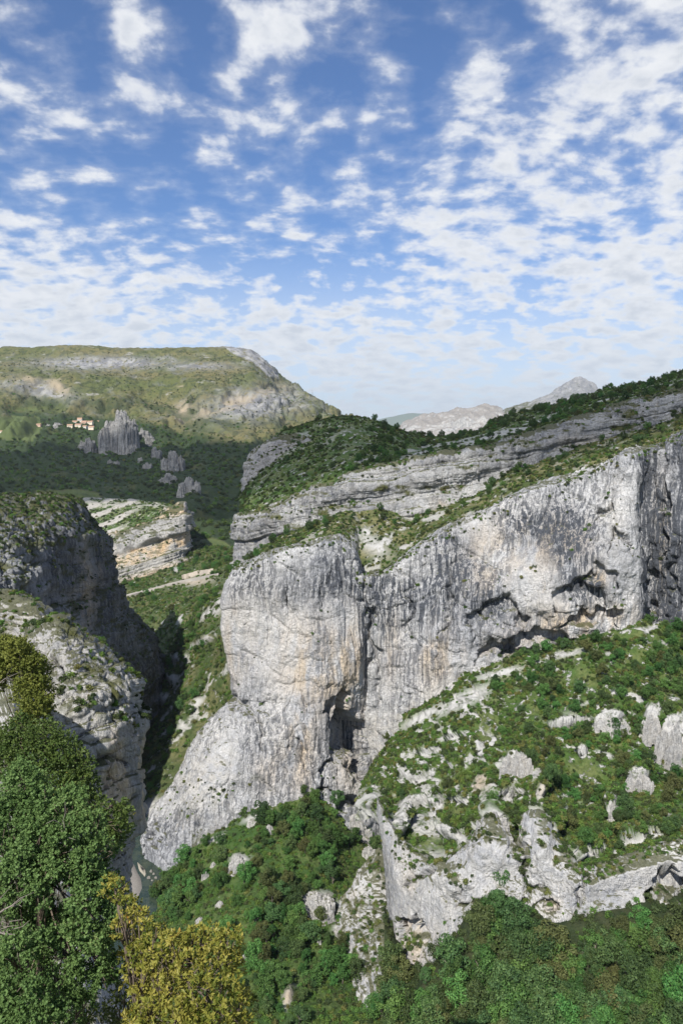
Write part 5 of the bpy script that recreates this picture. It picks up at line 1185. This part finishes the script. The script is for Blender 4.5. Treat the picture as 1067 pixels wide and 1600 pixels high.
def juniper_crown(name, lobes, mat, seed, per_m2=780, sprig=.11, leaf=.026, nleaf=15):
    rng = np.random.default_rng(seed); C, R = lobes_to_world(lobes); V = []; LV = []
    for c, R_ in zip(C, R):
        # a lobe is a handful of plume-like branchlets, each feathered with tiny scale leaves
        npl = max(7, int(26 * (R_ / .28) ** 1.4)); dp = sphere_pts(npl, rng, .45); pc = c + dp * (R_ * rng.uniform(.35, .80, npl))[:, None]; pr = R_ * rng.uniform(.24, .40, npl)
        n = int(per_m2 * 4 * R_ * R_ + 30); k = rng.integers(0, npl, n)
        d = sphere_pts(n, rng, .3) + .5 * dp[k]; d /= np.linalg.norm(d, axis=1, keepdims=True)
        root = pc[k] + d * (pr[k] * rng.uniform(.05, .75, n))[:, None]; ax = d + .35 * rng.normal(size=(n, 3)) + np.array([0, 0, .35]); ax /= np.linalg.norm(ax, axis=1, keepdims=True)
        L = sprig * rng.uniform(.5, 1.1, n); tone = rng.random(n) * .5 + rng.random(npl)[k] * .3
        t = rng.random((n, nleaf)); q = root[:, None] + ax[:, None] * (t * L[:, None])[..., None]
        out = rng.normal(size=(n, nleaf, 3)) + 1.0 * ax[:, None]; out /= np.linalg.norm(out, axis=-1, keepdims=True)
        s = leaf * rng.uniform(.6, 1.3, (n, nleaf, 1)); wv = np.cross(out, d[:, None] + np.array([0, 0, .4]) + .45 * rng.normal(size=out.shape)); wv /= np.linalg.norm(wv, axis=-1, keepdims=True) + 1e-9
        q = q.reshape(-1, 3); out = (out * s).reshape(-1, 3); wv = (wv * s * .42).reshape(-1, 3)
        V.append(np.stack([q, q + out * .5 + wv, q + out, q + out * .5 - wv], 1)); LV.append((tone[:, None] + .2 * rng.random((n, nleaf)) + rng.uniform(-.2, .15)).ravel())
    V = np.concatenate(V).reshape(-1, 3); return foliage_mesh(name, V, np.arange(len(V)).reshape(-1, 4), mat, rng, lv=np.clip(np.concatenate(LV), 0, .999))
def oak_crown(name, lobes, mat, seed, per_m2=420, leaf=.040, wid=.30, nleaf=8):
    rng = np.random.default_rng(seed); C, R = lobes_to_world(lobes); V = []; LV = []
    for c, R_ in zip(C, R):
        n = int(per_m2 * 4 * R_ * R_ + 12); d = sphere_pts(n, rng, .35); root = c + d * (R_ * rng.uniform(.30, 1.05, n) ** .7)[:, None]
        ax = d + .5 * rng.normal(size=(n, 3)) + np.array([0, 0, .5]); ax /= np.linalg.norm(ax, axis=1, keepdims=True); tone = rng.random(n)
        out = rng.normal(size=(n, nleaf, 3)) * .8 + ax[:, None] * .8; out /= np.linalg.norm(out, axis=-1, keepdims=True)
        s = leaf * rng.uniform(.55, 1.25, (n, nleaf, 1)); wv = np.cross(out, ax[:, None] + .5 * rng.normal(size=out.shape)); wv /= np.linalg.norm(wv, axis=-1, keepdims=True) + 1e-9
        up = np.cross(out, wv); q = (root[:, None] + ax[:, None] * (rng.random((n, nleaf, 1)) * .03)).reshape(-1, 3)
        out = (out * s).reshape(-1, 3); wv = (wv * s * wid).reshape(-1, 3); up = (up * s * .08).reshape(-1, 3)
        V.append(np.stack([q, q + out * .5 + wv + up, q + out, q + out * .5 - wv + up], 1)); LV.append((.55 * tone[:, None] + .28 * rng.random((n, nleaf)) + rng.uniform(-.12, .20)).ravel())
    V = np.concatenate(V).reshape(-1, 3); return foliage_mesh(name, V, np.arange(len(V)).reshape(-1, 4), mat, rng, lv=np.clip(np.concatenate(LV), 0, .999))
def behind(lobes, dY): return lobes + [(a + 5, b + 8, c * .95, d + dY) for a, b, c, d in lobes]
def near_tree(name, label, cat, base, lobes, crown, bark, seed, thick=.10):
    rng = np.random.default_rng(seed); C, R = lobes_to_world(lobes); base = np.array(base, float); top = C[np.argmax(C[:, 2])]
    o = bpy.data.objects.new(name, None); scene.collection.objects.link(o); o.location = base
    mid = base + (top - base) * .5 + np.array([0, .25, .1])
    sp = [base + np.array([0, 0, -.4]), base + (mid - base) * .5 + rng.normal(size=3) * .06, mid, mid + (top - mid) * .6, top]
    link('trunk', join_tubes('trunk', [tube([p - base for p in sp], [thick, thick * .85, thick * .6, thick * .3, .008], 8)], bark), None, o)
    for c, R_ in zip(C, R):
        q = np.array(sp); f = rng.uniform(.3, 3.6); k = int(f); a = q[k] + (q[k + 1] - q[k]) * (f - k)
        m1 = a + (c - a) * .5 + rng.normal(size=3) * .12 * R_; tb = [tube([a - base, m1 - base, c - base], [thick * .13, thick * .09, .005], 6)]
        for _ in range(6):
            e = c + sphere_pts(1, rng, .3)[0] * R_ * .85; tb.append(tube([m1 + (c - m1) * .7 - base, (m1 + (c - m1) * .7) * .4 + e * .6 - base + rng.normal(size=3) * .03, e - base], [.010, .006, .003], 4))
        link('limb', join_tubes('limb', tb, bark), None, o)
    cr = link('crown', crown, None, o); cr.location = -base
    tag(o, label, cat); return o
J1 = [(36, 1222, 34, 8.2), (20, 1262, 38, 8.0), (68, 1262, 40, 8.0), (106, 1262, 32, 8.0), (136, 1292, 34, 7.9), (98, 1310, 38, 7.7), (150, 1335, 34, 7.8), (52, 1316, 40, 7.6), (8, 1312, 34, 7.6), (124, 1360, 34, 7.5),
      (160, 1385, 30, 7.6), (72, 1362, 32, 7.4), (24, 1362, 36, 7.3), (168, 1432, 30, 7.4), (130, 1418, 36, 7.2), (60, 1400, 26, 7.2), (150, 1478, 36, 7.1), (110, 1470, 34, 7.0), (28, 1480, 32, 6.8), (66, 1476, 22, 6.9),
      (6, 1420, 24, 7.2), (162, 1525, 26, 7.1), (112, 1520, 26, 7.0), (50, 1566, 36, 6.4), (10, 1560, 36, 6.5), (84, 1592, 26, 6.5), (8, 1610, 40, 6.3), (-20, 1380, 40, 7.4), (-25, 1500, 46, 6.8), (-20, 1280, 40, 8.0), (130, 1570, 20, 7.2), (40, 1442, 30, 8.3), (90, 1440, 30, 8.2), (60, 1520, 34, 8.2), (90, 1560, 34, 8.2), (20, 1530, 30, 8.0)]
near_tree('juniper_tree', 'big fresh green juniper filling the lower left corner', 'tree', at(60, 1740, 9.0), J1, juniper_crown('crown', behind(J1, .55), M['juniper'], 3), M['nearbark'], 3, .12)
J2 = [(30, 1020, 26, 19), (52, 1045, 26, 19), (12, 1040, 24, 19.5), (62, 1075, 20, 19), (40, 1080, 22, 18.5), (50, 1108, 22, 18), (10, 1012, 18, 20), (-8, 1030, 26, 19.5), (68, 1100, 14, 18.5), (38, 1130, 18, 18), (-10, 1062, 22, 19)]
near_tree('juniper_tree', 'yellowish green juniper growing from the grey rock at the left edge', 'tree', at(42, 1190, 20.5), J2, juniper_crown('crown', behind(J2, .8), M['juniper2'], 5, 300, .20, .050, 13), M['nearbark'], 5, .14)
O1 = [(30, 1165, 34, 11.5), (70, 1150, 30, 11.5), (50, 1190, 40, 11.2), (96, 1172, 30, 11.4), (118, 1196, 30, 11.3), (84, 1210, 38, 11.0), (130, 1222, 24, 11.2), (8, 1190, 36, 11.3), (142, 1250, 20, 11.0), (112, 1235, 28, 10.9),
      (172, 1268, 20, 10.6), (186, 1290, 20, 10.5), (166, 1300, 18, 10.5), (194, 1262, 12, 10.6), (152, 1280, 18, 10.6), (178, 1312, 13, 10.5), (30, 1130, 18, 12), (-10, 1160, 30, 11.6)]
near_tree('evergreen_oak', 'dark olive evergreen oak behind the big juniper', 'tree', at(90, 1600, 12.6), O1, oak_crown('crown', behind(O1, .7), M['oak_dark'], 7, 480, .045, .34, 7), M['nearbark'], 7, .10)
O2 = [(180, 1388, 20, 7.2), (198, 1412, 20, 7.1), (216, 1432, 20, 7.0), (190, 1450, 18, 7.1), (240, 1462, 24, 6.8), (272, 1478, 26, 6.7), (300, 1470, 22, 6.8), (330, 1468, 24, 6.8), (356, 1470, 22, 6.8), (250, 1506, 28, 6.6), (292, 1512, 28, 6.5),
      (332, 1508, 28, 6.5), (362, 1504, 18, 6.7), (220, 1490, 22, 6.8), (270, 1550, 30, 6.3), (316, 1552, 32, 6.2), (356, 1548, 28, 6.3), (380, 1562, 16, 6.5), (240, 1580, 28, 6.2), (290, 1592, 34, 6.0), (340, 1594, 34, 6.0), (372, 1596, 20, 6.2), (214, 1600, 26, 6.2), (300, 1640, 50, 5.9), (360, 1640, 36, 6.0), (230, 1640, 40, 6.0), (206, 1480, 26, 7.2), (216, 1530, 30, 7.1), (240, 1545, 30, 6.9)]
near_tree('oak_bush', 'golden yellow oak bush with new leaves at the bottom edge', 'bush', at(270, 2100, 6.6), O2, oak_crown('crown', behind(O2, .5), M['oak_gold'], 9, 300, .047, .23, 9), M['nearbark'], 9, .06)
O3 = [(196, 1540, 26, 7.8), (186, 1580, 30, 7.8), (150, 1600, 34, 7.8), (216, 1512, 20, 7.7), (110, 1620, 36, 7.9), (200, 1620, 36, 7.6), (236, 1540, 22, 7.6)]
near_tree('evergreen_oak', 'shaded dark oak bush between the juniper and the golden bush', 'bush', at(190, 1900, 8.3), O3, oak_crown('crown', O3, M['oak_dark'], 11, 380, .036, .28, 8), M['nearbark'], 11, .06)
# bleached dead branches at the left edge
def dead_branch(px, py, Y, dx, dy, n, seed, label):
    rng = np.random.default_rng(seed); a = at(px, py, Y); b = at(px + dx, py + dy, Y - .15); T = [tube([a, (a + b) / 2 + rng.normal(size=3) * .03, b], [.011, .008, .003], 6)]
    for k in range(n):
        f = rng.uniform(.15, .9); r = a + (b - a) * f; e = r + (b - a) * rng.uniform(.15, .45) + rng.normal(size=3) * .13; T.append(tube([r, (r + e) / 2 + rng.normal(size=3) * .025, e], [.005, .0035, .0015], 4))
    o = link('dead_branch', join_tubes('dead_branch', [([p - a for p in v], f) for v, f in T], M['deadwood'])); o.location = a; tag(o, label, 'branch')
dead_branch(-20, 1440, 7.0, 48, -30, 9, 1, 'bleached dead branch sticking out of the big juniper at the left edge')
dead_branch(-10, 1452, 6.9, 34, 8, 7, 2, 'lower drooping bleached dead branch at the left edge')
dead_branch(-14, 1078, 17.5, 46, -28, 2, 4, 'thin white dead stick crossing the grey rock')
dead_branch(90, 1306, 7.7, 10, -22, 3, 6, 'short bare twig inside the big juniper')

# ------------------------------------------------------------------ unseen clouds behind the viewer, placed to shade the upper terrace and valley
def cloud_mat():
    m = bpy.data.materials.new('cloud'); m.use_nodes = True; t = NT(m.node_tree); t.n.clear(); out = t.new('ShaderNodeOutputMaterial')
    d = t.new('ShaderNodeBsdfTranslucent'); d.inputs[0].default_value = rgb(.9, .9, .9); e = t.new('ShaderNodeBsdfDiffuse'); e.inputs[0].default_value = rgb(.9, .9, .9)
    mx = t.new('ShaderNodeMixShader'); mx.inputs[0].default_value = .5; t.l.new(d.outputs[0], mx.inputs[1]); t.l.new(e.outputs[0], mx.inputs[2])
    tr = t.new('ShaderNodeBsdfTransparent'); m2 = t.new('ShaderNodeMixShader'); m2.inputs[0].default_value = .42
    t.l.new(tr.outputs[0], m2.inputs[1]); t.l.new(mx.outputs[0], m2.inputs[2]); t.l.new(m2.outputs[0], out.inputs[0]); return m
M['cloud'] = cloud_mat()
def cloud(c, rx, ry, rz, rot, seed, label):
    c = np.array(c, float); s = np.array(SUN); c = c + s * (3400 - c[2]) / s[2]
    th = np.linspace(0, 2 * math.pi, 160, endpoint=False); ph = np.linspace(-1.5, 1.5, 60); T, Fh = np.meshgrid(th, ph)
    d = np.stack([np.cos(T) * np.cos(Fh), np.sin(T) * np.cos(Fh), np.sin(Fh)], -1); r = 1 + .22 * fbm(d * 2.2 + seed * 3.1, 5) + .08 * fbm(d * 9 + seed, 3)
    P = d * r[..., None] * np.array([rx, ry, rz]); P[..., 2] = np.maximum(P[..., 2], -.35 * rz); i = np.arange(160); Q = []
    for k in range(59): Q.append(np.stack([k * 160 + i, k * 160 + (i + 1) % 160, (k + 1) * 160 + (i + 1) % 160, (k + 1) * 160 + i], -1))
    o = link('cloud', new_mesh('cloud', P.reshape(-1, 3), quads=np.vstack(Q)), M['cloud']); o.location = c; o.rotation_euler = (0, 0, rot); o['kind'] = 'structure'
a, b = at(366, 890, 460), at(1067, 670, 440); wall_dir = math.atan2(b[1] - a[1], b[0] - a[0])
cloud((290, 800, 0), 470, 300, 70, wall_dir, 1, '')
cloud((-900, 1900, -100), 1100, 620, 90, .15, 2, '')

# ------------------------------------------------------------------ air
hz = new_mesh('haze', [(x, y, z) for z in (-295, 1800) for y in (-150, 39500) for x in (-17000, 17000)], [(0, 2, 3, 1), (4, 5, 7, 6), (0, 1, 5, 4), (2, 6, 7, 3), (0, 4, 6, 2), (1, 3, 7, 5)], smooth=False)
hm = bpy.data.materials.new('haze'); hm.use_nodes = True; t = NT(hm.node_tree); t.n.clear(); out = t.new('ShaderNodeOutputMaterial')
pv = t.new('ShaderNodeVolumePrincipled'); pv.inputs['Color'].default_value = rgb(.80, .89, 1.0); pv.inputs['Density'].default_value = 2.0e-5; pv.inputs['Anisotropy'].default_value = .2
t.l.new(pv.outputs[0], out.inputs['Volume']); tag(link('haze', hz, hm), 'thin bluish haze over the far valley', 'haze', kind='stuff')
